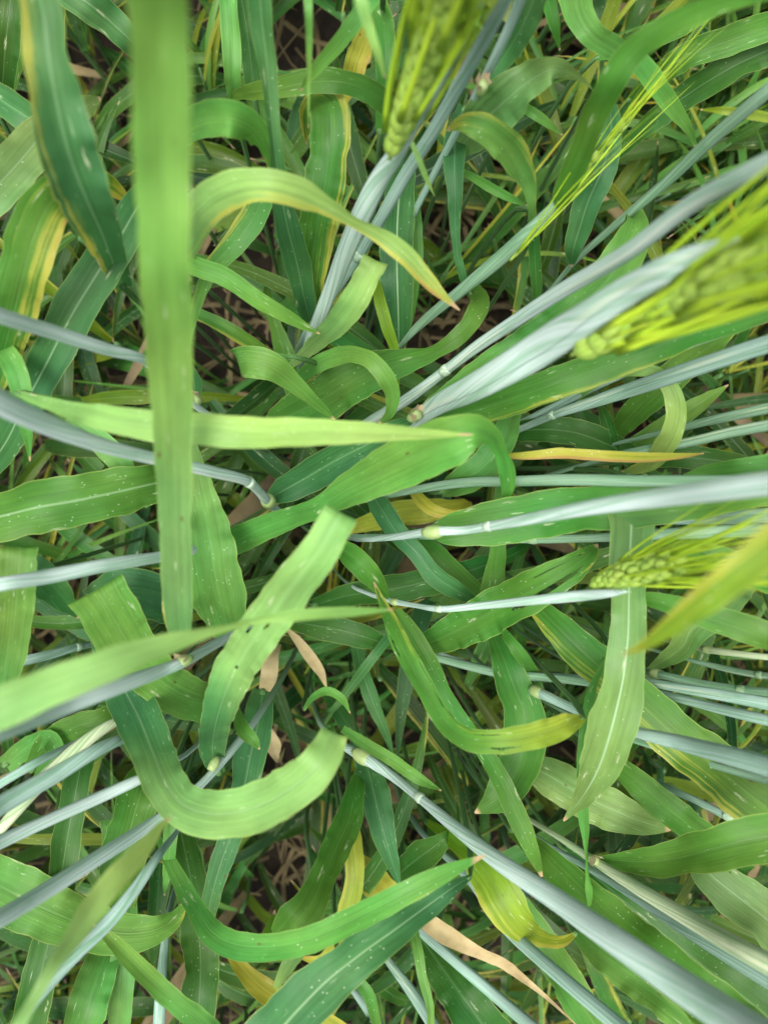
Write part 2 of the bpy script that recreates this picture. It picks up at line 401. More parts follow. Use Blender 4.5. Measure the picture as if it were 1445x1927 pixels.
def add_leaf(parent, tone, yel, pts, fold=0.22, wave=0.15, holes=(), nu=8, name='leaf', mirror=False, under='', far=None, turn=0.5, mid=None):
    K = parse(pts); SEED[0] += 1; sd_ = SEED[0]; rr = random.Random(sd_)
    tip0, tip1 = K[0, 3] <= 4.5, K[-1, 3] <= 4.5
    if tip0 and not tip1: K = K[::-1].copy()
    elif tip0 == tip1 and K[0, 2] > K[-1, 2]: K = K[::-1].copy()
    P, hw, roll = leaf_world(K)
    roll = [r_+13*math.sin(i*0.21+sd_)+7*math.sin(i*0.47+2*sd_) for i, r_ in enumerate(roll)]
    # the free end runs on (droops out of sight or leaves the frame) to a real tip
    def bend_under(P, hw, roll):
        t_ = (P[-1]-P[-3]).normalized(); s_ = t_.cross(CAMP-P[-1]).normalized(); nrm = s_.cross(t_)
        if nrm.dot(CAMP-P[-1]) < 0: nrm = -nrm
        c0 = P[-1]; r_ = 0.0045; w0 = hw[-1]
        for i in range(1, 9):
            a_ = math.radians(150)*i/8
            P.append(c0 + t_*(r_*math.sin(a_)) - nrm*(r_*(1-math.cos(a_)))); hw.append(w0); roll.append(0)
        dd = (t_*math.cos(math.radians(150)) - nrm*math.sin(math.radians(150))).normalized()
        for i in range(1, 7):
            dd = (dd+Vector((0, 0, -0.12))).normalized()
            P.append(P[-1]+dd*0.0045); hw.append(w0*max(0.05, (1-(i/6)**1.3)*0.85))
            roll.append(0)
    if 'b' in under:
        P.reverse(); hw.reverse(); roll.reverse(); bend_under(P, hw, roll); P.reverse(); hw.reverse(); roll.reverse()
        hw[0] = max(hw[0], 0.0015)
    if 't' in under: bend_under(P, hw, roll)
    elif not (K[-1, 3] <= 4.5):
        d = (P[-1]-P[-3]).normalized(); w0 = hw[-1]; p = P[-1].copy()
        out = outside(K[-1, 0], K[-1, 1]); n = 9; L = 0.09 if out else 0.07
        for i in range(1, n+1):
            d = (d + Vector((0, 0, -0.05 if out else -0.30))).normalized()
            p = p + d*(L/n); P.append(p.copy()); hw.append(w0*max(0.04, (1-(i/n)**1.6))); roll.append(roll[-1])
    if mirror: pass
    if holes:
        nu = 28; m_ = 3; n0 = len(P)
        P2 = []; h2 = []; r2 = []
        for i in range(n0-1):
            for k in range(m_):
                t = k/m_; P2.append(P[i].lerp(P[i+1], t)); h2.append(hw[i]*(1-t)+hw[i+1]*t); r2.append(roll[i]*(1-t)+roll[i+1]*t)
        P2.append(P[-1]); h2.append(hw[-1]); r2.append(roll[-1]); P0, hw0 = P, hw
        v, f, um, un = ribbon_mesh(P2, h2, r2, fold, wave, sd_, nu, holes=holes)
    else: v, f, um, un = ribbon_mesh(P, hw, roll, fold, wave, sd_, nu)
    t = TONE[tone]; j = [rr.uniform(0.96, 1.06) for _ in range(3)]
    mt = M_DRY if tone == 'T' else M_LEAF
    if mirror: un = [(1-a_, b_) for a_, b_ in un]
    o = mesh_obj(name, v, f, mt, parent, um, un, (t[0]*j[0], t[1]*j[1], t[2]*j[2], yel))
    t2 = TONE[far] if far else (t[0]*1.12, t[1]*1.04, t[2]*0.92)
    o['tone_far'] = [float(t2[0]*j[0]), float(t2[1]*j[1]), float(t2[2]*j[2])]; o['turn'] = float(turn)
    o['midrib'] = float(mid if mid is not None else {'B': 0.25, 'D': 0.15, 'P': 0.3}.get(tone, 0.06))
    return o, P, hw

def drop(p, w_, rr, n=10, tang=None, tl=0.08):              # a stem from p down to the soil
    lean = Vector((rr.uniform(-0.02, 0.02), rr.uniform(-0.02, 0.02), 0))
    t_ = Vector((0, 0, -1)) if tang is None else tang
    a_ = p+t_*min(tl, p.z*0.3); q = Vector((a_.x, a_.y, 0))+lean
    if outside(*proj(p)): k_ = at(*proj(p), 0.0); q = q.lerp(k_, 0.9)    # rooted outside the picture, leaning in
    m_ = q.lerp(a_, 0.4)
    out = []
    for i in range(1, n+1):
        t = i/n; out.append(p*(1-t)**3+a_*3*t*(1-t)**2+m_*3*t*t*(1-t)+q*t**3)
    out[-1].z = -0.01
    return out

def add_node(parent, p, d, r, color):
    P = [p+d*(r*k) for k in (-1.1, -0.7, -0.25, 0.25, 0.7, 1.1)]
    v, f, a_, b_ = tube_mesh(P, [r*x for x in (1.0, 1.10, 1.15, 1.18, 1.08, 1.0)], 12)
    return mesh_obj('node', v, f, M_STEM, parent, a_, b_, color)
STEMC = {'W': (0.39, 0.485, 0.46), 'S': (0.265, 0.385, 0.335), 'N': (0.19, 0.31, 0.21), 'C': (0.38, 0.44, 0.28), 'V': (0.09, 0.19, 0.06)}
def add_stem(parent, tone, pts, nodes=(), flat=0.75, wsc=0.80):
    K = parse(pts); SEED[0] += 1; rr = random.Random(SEED[0])
    if K[0, 2] > K[-1, 2]: K = K[::-1].copy()
    P, hw, _ = leaf_world(K); hw = [x*wsc for x in hw]
    dn = drop(P[0], hw[0], rr, tang=(P[0]-P[2]).normalized())
    if outside(K[-1, 0], K[-1, 1]):
        d = (P[-1]-P[-4]).normalized()
        w0 = hw[-1]
        for i in range(1, 11): P.append(P[-1]+d*0.014); hw.append(w0*max(0.06, 1-(i/10)**1.7))      # closes to the sheath tip
    lo = [min(hw[0], 0.0024)*(0.55+0.45*i/len(dn))+max(0, hw[0]-0.0024)*(i/len(dn))**2*0.8 for i in range(len(dn))]
    P2 = dn[::-1]+P; H2 = lo+hw
    c = STEMC[tone]; col = (*c, 0.0)
    v, f, a_, b_ = tube_mesh(P2, H2, 16, SEED[0], flat=flat)
    s = mesh_obj('stem', v, f, M_STEM, parent, a_, b_, col)
    s['green_below'] = sum((dn[i+1]-dn[i]).length for i in range(len(dn)-1))
    for nx, ny in nodes:
        k = min(range(1, len(P)-1), key=lambda i: (proj(P[i])[0]-nx)**2+(proj(P[i])[1]-ny)**2)
        add_node(s, P[k], (P[k+1]-P[k-1]).normalized(), hw[k], (c[0]*1.15, c[1]*1.15, c[2]*1.05, 0.15))
    return s, P, hw

def add_collar(parent, x, y, z, r_px, towards, papery=False):
    p = at(x, y, z/100); q = at(*towards[:2], towards[2]/100); d = (q-p).normalized(); r = r_px*0.5*depth(p)/FPX
    P = [p+d*(r*k) for k in (-1.6, -1.0, -0.3, 0.4, 1.0)]
    v, f, a_, b_ = tube_mesh(P, [r*x_*0.8 for x_ in (0.5, 0.9, 1.08, 1.0, 0.8)], 14)
    o = mesh_obj('collar', v, f, M_COLLAR, parent)
    if papery:
        V = []; F = []; n = 12; s = d.orthogonal().normalized(); b2 = d.cross(s); rr = random.Random(int(x))
        for i in range(n+1):
            a2 = -0.4+3.9*i/n; e_ = s*math.cos(a2)+b2*math.sin(a2)
            V += [p+e_*r*0.84, p+e_*r*rr.uniform(1.0, 1.7)+d*r*rr.uniform(0.4, 2.4)]
        F = [(2*i, 2*i+2, 2*i+3, 2*i+1) for i in range(n)]
        mesh_obj('ligule', V, F, M_SCAR, parent)
    return o

# shared grain mesh: a plump pointed spikelet along +Z, 1 unit long
def grain_mesh():
    V = []; F = []; ns = 8; prof = [(0, .10), (.12, .62), (.28, .95), (.45, 1.0), (.62, .80), (.8, .48), (1.0, .10)]
    for z, r in prof:
        for j in range(ns):
            a_ = 2*math.pi*j/ns
            V.append((0.19*r*math.cos(a_), 0.15*r*math.sin(a_)*(1+0.25*(math.sin(a_) > 0)), z))
    for i in range(len(prof)-1):
        for j in range(ns): F.append((i*ns+j, i*ns+(j+1) % ns, (i+1)*ns+(j+1) % ns, (i+1)*ns+j))
    me = bpy.data.meshes.new('spikelet'); me.from_pydata(V, [], F); me.materials.append(M_GRAIN)
    me.polygons.foreach_set('use_smooth', [True]*len(me.polygons)); return me
GRAIN = grain_mesh()
def awn_meshes():
    out = []
    for k in range(5):
        P = []; R = []; bend = (k-2)*0.05
        for i in range(12):
            t = i/11; P.append(Vector((bend*t*t, 0.02*math.sin(t*3+k), t))); R.append(0.0075*(1-t)**0.9+0.0006)
        v, f, _, _ = tube_mesh(P, R, 5, flat=0.5)
        me = bpy.data.meshes.new('awn'); me.from_pydata([tuple(x) for x in v], [], f); me.materials.append(M_AWN)
        me.polygons.foreach_set('use_smooth', [True]*len(me.polygons)); out.append(me)
    return out
AWN = awn_meshes()
def frame(p, d, up, sc):
    d = d.normalized(); x = up.cross(d)
    x = x.normalized() if x.length > 1e-4 else d.orthogonal().normalized()
    y = d.cross(x)
    m = Matrix((x*sc[0], y*sc[1], d*sc[2])).transposed().to_4x4(); m.translation = p
    return m
def add_ear(parent, pts, rows=13, glen=0.010, awn_len=0.10, spread=0.16, seed=1, ranks=6, awn_w=1.0, fat=1.0, awn_p=0.5):
    """pts: axis in photo pixels with heights; spikelets in ranks round it, one awn each"""
    K = parse(pts); P, hw, _ = leaf_world(K); rr = random.Random(seed)
    v, f, a_, b_ = tube_mesh(P, [0.0009]*len(P), 6)
    ear = mesh_obj('ear', v, f, M_GRAIN, parent)
    n = len(P)
    for r in range(rows):
        t = (r+0.3)/rows*(n-2); i = int(t); p = P[i].lerp(P[i+1], t-i); d = (P[min(i+2, n-1)]-P[max(0, i-1)]).normalized()
        rad = hw[i]*fat
        cam = (CAMP-p).normalized(); s = d.cross(cam).normalized(); u = s.cross(d)
        for k in range(ranks):
            an = 2*math.pi*(k+0.5*(r % 2))/ranks + rr.uniform(-0.1, 0.1)
            e_ = s*math.cos(an)+u*math.sin(an)
            gp = p+e_*rad*0.5; gd = (d+e_*0.20+Vector((rr.gauss(0, .03), rr.gauss(0, .03), rr.gauss(0, .03)))).normalized()
            gl = glen*rr.uniform(0.9, 1.1)
            g = bpy.data.objects.new('spikelet', GRAIN); link(g, ear); g.matrix_local = frame(gp, gd, e_, (gl*fat, gl*fat, gl))
            if rr.random() > awn_p: continue
            ad = (d+e_*spread*rr.uniform(0.2, 1.3)+Vector((rr.gauss(0, .03), rr.gauss(0, .03), rr.gauss(0, .03)))).normalized()
            al = awn_len*rr.uniform(0.75, 1.15)
            a = bpy.data.objects.new('awn', AWN[rr.randrange(5)]); link(a, ear)
            a.matrix_local = frame(gp+gd*gl*0.9, ad, e_, (al*awn_w, al*awn_w, al))
    return ear

GH = 'tall barley plants crowding the frame'
def plant(label, base_xyz=None):
    return thing('barley_plant', label, 'barley plant', group=GH)
def stub_stem(t, P, hw, tone='N'):      # sheath and stem carrying a blade whose own stem is hidden
    SEED[0] += 1; rr = random.Random(SEED[0]); p = P[0]
    d0 = (P[0]-P[2]).normalized(); pts = [P[1], P[0]]
    q = P[0]+d0*0.005+Vector((0, 0, -0.012)); pts.append(q); pts += drop(q, 0.002, rr, 8, tang=(d0+Vector((0, 0, -1.2))).normalized(), tl=0.03)
    r = [min(hw[0]*0.7, 0.002)]*2+[0.0018]+[0.0017]*8
    v, f, a_, b_ = tube_mesh(pts, r, 10, SEED[0])
    o = mesh_obj('stem', v, f, M_STEM, t, a_, b_, (*STEMC['V'], 0.0)); o['green_below'] = 0.0
def reroot(t):                          # put the empty at the plant's foot, keep the parts where they stand
    lo = None
    for o in t.children:
        if o.type == 'MESH' and o.name.startswith('stem'):
            for v in o.data.vertices:
                if lo is None or v.co.z < lo.z: lo = v.co.copy()
    if lo is None: return
    lo.z = 0; t.location = lo
    for o in t.children: o.matrix_parent_inverse = Matrix.Translation(-lo)

# ------------------------------------------------------------------ plants whose stems show
def build(label, *items):
    t = plant(label)
    for it in items:
        k = it[0]
        if k == 's': add_stem(t, it[1], it[2], *it[3:])
        elif k == 'l':
            o = it[4] if len(it) > 4 else {}
            add_leaf(t, it[1], it[2], it[3], **o)
        elif k == 'c': add_collar(t, *it[1:])
        elif k == 'e': add_ear(t, it[1], **it[2])
    reroot(t); return t
def leafy(label, tone, yel, pts, stemtone='N', **kw):
    t = plant(label); o, P, hw = add_leaf(t, tone, yel, pts, **kw); stub_stem(t, P, hw, stemtone); reroot(t); return t

# top
build('barley plant with an awned green ear bursting from a silvery sheath, top centre',
      ('s', 'W', '570,680,36,14 583,640,40,24 600,600,43,30 625,540,46,36 655,465,50,44 685,395,53,48 715,335,55,46 745,290,57,40 775,240,59,30 808,190,61,24 845,125,63,20 880,60,65,17 905,0,67,15 925,-50,69,12'),
      ('e', '733,300,58,6 745,262,59,26 765,210,60.5,46 790,145,62,60 815,80,64,70 838,10,66,78 860,-60,68,80', dict(rows=15, glen=0.0150, awn_len=0.12, spread=0.17, seed=3, fat=1.0, awn_w=1.6, ranks=7, awn_p=0.75)),
      ('l', 'L', 0.2, '775,268,56,8 790,305,56,11 805,342,55,8 818,370,54,1', dict(fold=0.1)))
build('blue-grey stem running beside the sheath of the topmost ear, with a joint low down',
      ('s', 'S', '600,590,38,18 640,535,41,22 675,482,44,26 720,405,48,28 765,325,51,30 810,255,54,31 855,175,57,32 900,95,60,33 940,20,63,34 975,-50,65,34', ((675, 482),)))
build('pale stem with a torn papery collar at the top, beside a teal blade',
      ('s', 'S', '770,420,40,14 805,350,43,17 850,265,47,18 895,180,51,20 925,120,54,22 965,35,57,24 1000,-50,60,26'),
      ('c', 907, 165, 53.5, 26, (925, 120, 55), True),
      ('l', 'B', 0.05, '903,170,50,12 925,140,51,28 955,95,52,42 985,45,54,50 1010,-15,56,54', dict(fold=0.35)),
      ('l', 'P', 0.1, '868,275,45,40 885,255,47,66 915,222,50,86 955,185,52,88 1000,150,53,66 1040,130,54,44,20 1075,140,53,34,50 1100,155,52,26,70 1118,172,50,14,80', dict(wave=0.2)))
build('barley plant whose long blade bends over sharply at upper right above a grey-green stem',
      ('s', 'N', '745,655,38,14 800,602,41,22 870,545,45,28 940,487,48,34 990,442,50,34 1030,400,51,24 1047,380,51,18'),
      ('l', 'G', 0.25, '1050,392,51,10 1055,375,52,30 1075,330,54,44 1098,275,56,47 1120,215,58,50 1150,155,60,52 1190,97,61,50 1250,52,62,44 1320,20,63,38 1400,-8,64,36 1480,-25,65,30', dict(fold=0.18, wave=0.04)),
      ('e', '1085,345,48,5 1110,310,49,8 1150,262,50,9 1185,220,51,8', dict(rows=4, glen=0.007, awn_len=0.062, spread=0.035, seed=8, ranks=5, awn_w=1.1, awn_p=0.5)),
      ('e', '960,490,49,2 985,462,50,3 1020,425,50,3', dict(rows=2, glen=0.004, awn_len=0.115, spread=0.06, seed=9, ranks=3, awn_w=0.9, awn_p=1)))
build('thin grey stem rising steeply to the right edge above the thickest stem',
      ('s', 'N', '1040,540,38,10 1085,488,41,14 1150,430,44,18 1250,345,48,25 1340,260,52,30 1450,165,56,33 1500,120,57,33'))
build('long blue-grey stem with a swollen joint near the centre, rising to the upper right edge',
      ('s', 'W', '700,790,36,22 760,755,40,26 838,697,44,24 900,650,47,28 960,610,50,31 1060,545,55,36 1180,475,60,40 1300,385,64,43 1400,330,67,47 1490,285,69,50', ((838, 697),)))
# ear at right
build('barley plant with the big blurred ear wrapped in a silver sheath at the right edge',
      ('s', 'W', '700,850,40,18 740,820,43,24 790,785,47,34 830,758,50,46 880,735,53,58 950,697,56,70 1010,661,58,78 1060,628,60,78 1110,594,62,70 1180,548,64,66 1250,508,66,58 1310,478,67.2,42 1355,460,68.2,24 1388,448,69,6', (), 0.4, 0.86),
      ('c', 781, 783, 48, 26, (830, 758, 50), True),
      ('l', 'M', 0.35, '785,785,46,10 810,768,46,34 870,728,46,54 940,682,47,64 1020,632,48,72 1095,575,49,84 1150,520,49,86 1180,470,49,70 1195,430,48,46,20', dict(wave=0.2)),
      ('l', 'G', 0.42, '800,796,46,12 850,785,47,38 930,762,49,58 1010,735,51,64 1100,702,52,62 1200,665,53,60 1300,630,54,52 1400,600,54,40 1475,575,54,34', dict(wave=0.06)),
      ('e', '1075,668,60,10 1130,640,61.5,40 1200,600,63,66 1280,560,65,86 1360,525,67,96 1440,492,68.5,100 1500,465,69.5,90', dict(rows=15, glen=0.0145, awn_len=0.12, spread=0.18, seed=5, fat=1.0, awn_w=1.6, ranks=7, awn_p=0.75)))
build('barley plant with a small yellow-green ear lying to the right on a thin stem',
      ('s', 'W', '700,1120,40,10 745,1133,43,13 785,1140,45,12 823,1146,47,15 900,1140,49,18 1000,1130,52,22 1090,1121,54,26 1150,1116,56,18 1180,1113,57,4', ((823, 1146),)),
      ('c', 743, 1133, 43, 17, (785, 1140, 45)),
      ('l', 'G', 0.1, '745,1148,42,16 770,1185,43,32 805,1245,44,34 838,1305,45,28 872,1355,45,22 908,1410,46,30 942,1470,46,36 975,1540,46,38 1003,1605,46,26 1019,1650,45,4', dict(fold=0.3, wave=0.05)),
      ('e', '1110,1104,54,14 1140,1092,55,40 1180,1080,56.5,54 1225,1070,58,60 1265,1062,59.5,56', dict(rows=11, glen=0.0105, awn_len=0.090, spread=0.14, seed=4, fat=1.1, ranks=7, awn_w=1.2)),
      ('l', 'G', 0.1, '1180,1118,52,8 1230,1130,53,30 1300,1150,54,44 1380,1175,55,52 1465,1205,56,56', dict(wave=0.03)))
build('nearest thick pale stem at right, with joint and collar over a broad flat blade',
      ('s', 'W', '700,1015,44,12 760,1008,48,18 815,1000,51,22 870,998,52,20 922,990,54,22 1000,976,57,28 1100,957,60,36 1230,938,63,46 1350,922,66,54 1480,905,68,60', ((922, 990),)),
      ('c', 817, 1001, 51, 32, (870, 998, 52)),
      ('l', 'G', 0.05, '812,1002,49,24 830,1000,49,48 880,992,49.5,74 960,979,50,88 1060,962,51,88 1150,955,52,84 1250,948,53,76 1350,935,54,70 1470,915,55,62', dict(fold=0.12, wave=0.05)))
build('grey-green stem just above the broad blade at right, half in shadow',
      ('s', 'N', '720,935,38,12 800,918,42,20 880,908,45,23 960,906,48,25 1080,903,51,28 1180,905,53,28 1300,905,55,28 1470,905,58,30'))
build('slim jointed stem running level below the broad blade at right',
      ('s', 'N', '680,1010,38,12 820,1010,41,15 900,1012,43,16 1000,1015,45,20 1100,1013,47,20 1250,1005,50,27 1400,998,52,32 1480,994,54,34', ((1000, 1015),)))
build('pale slim stem appearing right of the drooping midrib blade near the right edge',
      ('s', 'S', '1180,985,44,12 1240,980,46,18 1330,977,48,26 1400,972,50,34 1475,967,51,38'))
build('thin pale stem at right above the yellow-edged dying blade',
      ('s', 'N', '1080,880,39,10 1140,862,42,13 1180,852,44,17 1290,833,47,23 1380,812,49,25 1475,795,51,28'))
build('thin stem at the right edge, second above the dying yellow blade',
      ('s', 'N', '1200,825,41,10 1280,805,44,17 1360,786,47,23 1475,762,50,28'))
build('grey-blue stem with a pale joint, right of centre, arching to the right edge',
      ('s', 'S', '960,815,37,14 1000,798,39,17 1045,779,42,20 1120,755,45,28 1180,735,47,34 1250,712,50,38 1350,678,53,41 1475,638,56,44', ((1040, 780),)))
build('stem half hidden under the big right ear, coming out along its lower blade',
      ('s', 'S', '1000,785,38,14 1070,752,41,18 1130,722,44,20 1200,690,46,22 1270,655,49,28 1340,628,49,32 1475,580,51,34'))
build('stem with a bulging pale collar at right, passing under the midrib blade to lower right',
      ('s', 'S', '960,1285,38,14 1012,1303,43,24 1060,1325,45,22 1110,1348,47,21 1150,1363,49,22 1190,1376,51,26 1280,1398,54,36 1380,1424,58,45 1480,1452,61,50'),
      ('c', 1013, 1303, 43, 28, (1060, 1325, 45)),
      ('l', 'G', 0.3, '1020,1300,41,8 1008,1275,41,18 985,1240,42,24 962,1208,42,22 943,1182,41,10 930,1165,41,3'))
build('darker stem tucked beneath the collared stem at lower right',
      ('s', 'N', '1130,1370,42,10 1190,1392,44,14 1260,1415,46,15 1340,1440,48,16 1480,1480,51,18'))
build('twin-ridged stem crossing right edge below the small ear, upper of the pair',
      ('s', 'S', '1150,1262,42,12 1215,1282,45,18 1300,1298,48,24 1380,1312,50,28 1475,1330,52,32'))
build('twin-ridged stem crossing right edge below the small ear, lower of the pair',
      ('s', 'S', '1170,1285,41,12 1240,1305,44,18 1320,1325,47,22 1400,1345,50,26 1475,1362,52,28'))
build('slender stem with a joint and pale collar just above the twin stems at right',
      ('s', 'N', '1180,1255,38,10 1235,1268,42,18 1310,1284,44,17 1390,1297,46,18 1475,1305,48,20', ((1390, 1297),)), ('c', 1237, 1268, 42, 22, (1310, 1284, 44)))
build('faint stem with joint near the right edge behind the slender one',
      ('s', 'N', '1290,1240,36,8 1350,1255,38,14 1425,1270,41,16 1475,1274,43,17', ((1425, 1270),)))
build('thin stem with round pale collar near the right edge under the blurred yellow tip',
      ('s', 'C', '1290,1215,36,8 1332,1223,39,15 1400,1232,41,15 1475,1240,42,16'), ('c', 1334, 1223, 39, 18, (1400, 1232, 41)))
build('grey stem crossing behind the yellow twisted blade to the midrib blade',
      ('s', 'N', '760,1222,35,12 830,1240,37,18 900,1258,39,21 960,1270,41,22 1040,1276,42,20 1110,1285,43,18'))
build('pale level stem just below the grey one, ending behind the midrib blade',
      ('s', 'S', '880,1248,36,10 950,1265,39,14 1030,1272,41,16 1110,1278,42,16 1190,1290,42,14'))
build('short jointed stem at lower right behind the speckled blade',
      ('s', 'S', '1220,1465,38,10 1255,1482,41,16 1310,1507,43,16 1372,1537,45,20 1430,1558,46,20 1480,1575,47,20', ((1372, 1537),)), ('c', 1262, 1483, 41, 20, (1310, 1507, 43)))
build('pale straw-coloured stem with a broken collar at lower right, under a dark drooping blade',
      ('s', 'C', '1000,1545,40,12 1050,1575,43,14 1115,1618,46,20 1200,1672,50,30 1300,1732,54,38 1400,1790,58,46 1490,1838,60,50'),
      ('c', 1117, 1618, 46.5, 20, (1200, 1672, 50), True),
      ('l', 'G', 0.1, '1120,1616,46,6 1160,1620,47,28 1220,1622,49,50 1290,1612,51,66 1360,1592,53,78 1470,1568,54,88', dict(fold=0.3, wave=0.06)))
build('blue stem lying against the underside of the straw-coloured stem',
      ('s', 'S', '1030,1590,38,12 1140,1652,43,20 1250,1722,47,30 1350,1785,50,38 1480,1865,53,42'))
build('thickest near stem sweeping from the centre collar to the lower right corner',
      ('s', 'W', '640,1400,37,16 682,1424,40,26 740,1462,42,22 788,1500,45,22 860,1560,49,30 940,1622,53,40 1050,1695,57,50 1160,1772,61,62 1280,1855,64,75 1400,1935,67,88 1480,1985,69,94', ((788, 1503),)),
      ('c', 684, 1425, 40, 34, (740, 1462, 42)),
      ('l', 'M', 0.05, '645,1372,41,14 690,1402,43,22 740,1432,44,23 790,1466,45,20 830,1488,44,3', dict(fold=0.3)))
build('blue stem alongside and below the thickest stem at lower right',
      ('s', 'S', '820,1595,38,14 880,1650,42,22 945,1738,46,28 1020,1808,50,31 1090,1868,53,34 1180,1945,56,38'))
build('grey stem under the curling tan dead blade at the bottom',
      ('s', 'S', '740,1700,35,14 790,1750,38,22 860,1812,41,25 930,1872,43,27 1010,1940,46,30'))
build('grey stem at bottom centre emerging under the long teal blade',
      ('s', 'S', '690,1740,33,10 725,1800,36,16 770,1860,38,25 825,1945,41,28'))
build('short pale stem piece at the bottom below the teal blade',
      ('s', 'S', '640,1830,33,10 672,1870,36,20 720,1940,39,24'))
# left
build('pale blue stem with a joint at the upper left, its top leaving the left edge',
      ('s', 'W', '-40,578,62,40 0,594,61,37 100,625,58,34 200,657,55,30 277,681,52,21 290,700,50,17 330,735,46,19 375,768,43,16 425,805,39,12', ((279, 682),)),
      ('c', 370, 752, 43.5, 22, (330, 735, 46), True),
      ('l', 'B', 0.0, '368,745,41,20 366,722,42,28 355,695,43,26 340,665,44,18 330,645,44,3'))
build('thick pale blue stem reaching in from the left to a jointed collar near the centre',
      ('s', 'W', '-40,732,65,64 0,756,64,60 100,803,61,50 200,840,58,36 300,865,55,30 400,888,52,28 468,907,49,24 485,922,47,22 505,945,44,22 540,975,36,12', ((470, 908),)),
      ('c', 505, 943, 44, 34, (485, 922, 47)),
      ('l', 'B', 0.05, '506,938,42,14 530,925,43,44 580,897,44,62 640,862,46,62 700,832,47,48 745,806,47,30 775,790,46,10', dict(fold=0.45, wave=0.03)))
build('short pale sheathed stem at the left edge below the broad green blade',
      ('s', 'W', '-40,1108,58,36 0,1100,58,34 100,1083,56,35 200,1063,54,32 300,1048,51,26 380,1032,47,20 430,1022,43,14'))
build('thin bluish stem with a small joint low at the left, behind the front blade',
      ('s', 'S', '-40,1265,47,24 30,1247,46,24 90,1233,45,22 150,1217,43,17 210,1205,39,12', ((150, 1217),)))
build('barley plant with the huge out-of-focus blade hanging down the left of the view',
      ('s', 'W', '-40,1392,66,48 0,1377,65,44 60,1354,63,43 120,1330,61,42 200,1300,59,40 260,1278,57,36 310,1260,55,30 345,1247,54,24 400,1215,50,24 450,1188,46,16'),
      ('c', 346, 1244, 54, 26, (310, 1260, 55), True),
      ('l', 'P', 0.12, '340,1200,56,36 336,1160,57,50 334,1100,58,56 331,1000,60,60 328,900,62,66 325,800,63.5,74 321,700,65,83 317,600,67,90 312,500,69,96 306,300,71,104 302,150,72.5,108 297,0,74,112 290,-60,75,112', dict(fold=0.10, wave=0.05, far='K', turn=0.35, mid=0.0)),
      ('l', 'Y', 0.2, '342,1215,54,6 325,1190,54.5,12 315,1150,55,16 310,1110,55,8 308,1080,55,2', dict(wave=0.25)))
build('barley plant whose long narrow front blade lies across the left towards the centre tip',
      ('s', 'S', '-40,1500,50,20 60,1440,50,20 150,1395,47,14'),
      ('l', 'L', 0.12, '-40,1348,68,80 0,1332,68,80 100,1290,67.5,74 200,1252,67,62 300,1218,66,44 370,1195,65,28,20 430,1180,64,18,40 480,1168,63,18,30 560,1158,62.5,22 640,1153,62,21 700,1149,61,12 740,1147,60,2', dict(fold=0.2, wave=0.02)))
build('striped blue-green sheathed stem at the left, third from the bottom',
      ('s', 'S', '-40,1540,57,52 0,1516,56,46 100,1460,54,40 190,1408,52,30 238,1387,50,22 290,1365,45,14'))
build('creamy open sheath at left behind the striped stem',
      ('s', 'C', '-30,1590,48,20 0,1562,49,24 60,1490,49,36 130,1422,48.5,34 200,1368,48,24 240,1348,47,14'))
build('pale stem at left below the striped stem, with a cream streak',
      ('s', 'W', '-40,1605,55,36 0,1585,54,33 100,1540,52,28 200,1495,50,28 260,1468,49,24 300,1450,48,14 350,1420,44,12'))
build('bright silver stem at lower left running up to a pale collar',
      ('s', 'W', '-40,1748,61,46 0,1728,60,42 100,1668,57,38 200,1605,54,34 290,1548,51,28 330,1520,50,24 385,1470,48,19 430,1420,46,20', ()),
      ('c', 402, 1440, 47.5, 22, (385, 1470, 48)))
build('blue stem under the narrow blurred blade at lower left',
      ('s', 'S', '40,1925,57,16 95,1852,56,24 150,1790,55,30 200,1740,54,33 250,1680,53,29 300,1608,51,20 330,1570,48,12'))
build('short upright grey stem at the bottom left',
      ('s', 'S', '298,1960,46,28 302,1880,46,26 308,1800,44,20 315,1740,42,16 325,1690,38,12'))

# ------------------------------------------------------------------ blades whose stems are hidden
LL = leafy
LL('broad blue-green blade with a yellow left margin near the upper left corner', 'B', 0.55, '60,-50,64,58 70,-20,64,64 80,20,64,70 98,150,63.5,88 133,300,62,108 165,380,60,98 190,435,57,74 212,490,52,50 232,540,47,34', fold=0.28, wave=0.10, mirror=True)
LL('dark flat blade with a pale midrib slanting down-left, crossed by the upper left stem', 'B', 0.05, '290,350,50,50 262,385,51,60 230,440,51.5,68 180,520,51.5,78 130,602,51,78 85,690,50,66 50,755,48,62 10,835,45,56 -30,890,42,44', fold=0.2, wave=0.03, mid=0.5)
LL('arching blade at the left edge with a bright yellow outer band', 'G', 0.60, '175,338,52,50 130,350,55,66 95,380,56.5,82 65,440,57,90 45,510,56,88 25,590,54,80 0,680,50,60 -20,740,46,40', fold=0.1)
LL('speckled pale blade behind the yellow-margined one at left, with a folded tip', 'P', 0.05, '-30,375,50,76 30,312,51,78 80,255,52,70 130,215,52,50 165,198,51,36 190,184,50,4')
LL('short blade crossing the left edge under the upper left corner', 'B', 0.1, '-30,165,47,50 20,200,48,54 60,225,48,54 110,262,46,44 150,300,42,30')
LL('deep teal blade at top left leaning right behind the huge blurred blade', 'B', 0.0, '100,-50,44,50 130,-20,45,62 165,5,45,62 205,38,44,56 250,80,43,46 290,125,40,30')
LL('dark upright blade in the upper left corner', 'D', 0.0, '25,-40,43,50 18,20,43,52 10,90,42,48 5,160,40,40 0,220,38,30')
LL('narrow shaded blade beside the dark upright blade in the upper left corner', 'G', 0.2, '50,20,40,26 38,80,40,30 25,130,39,28 15,180,38,20')
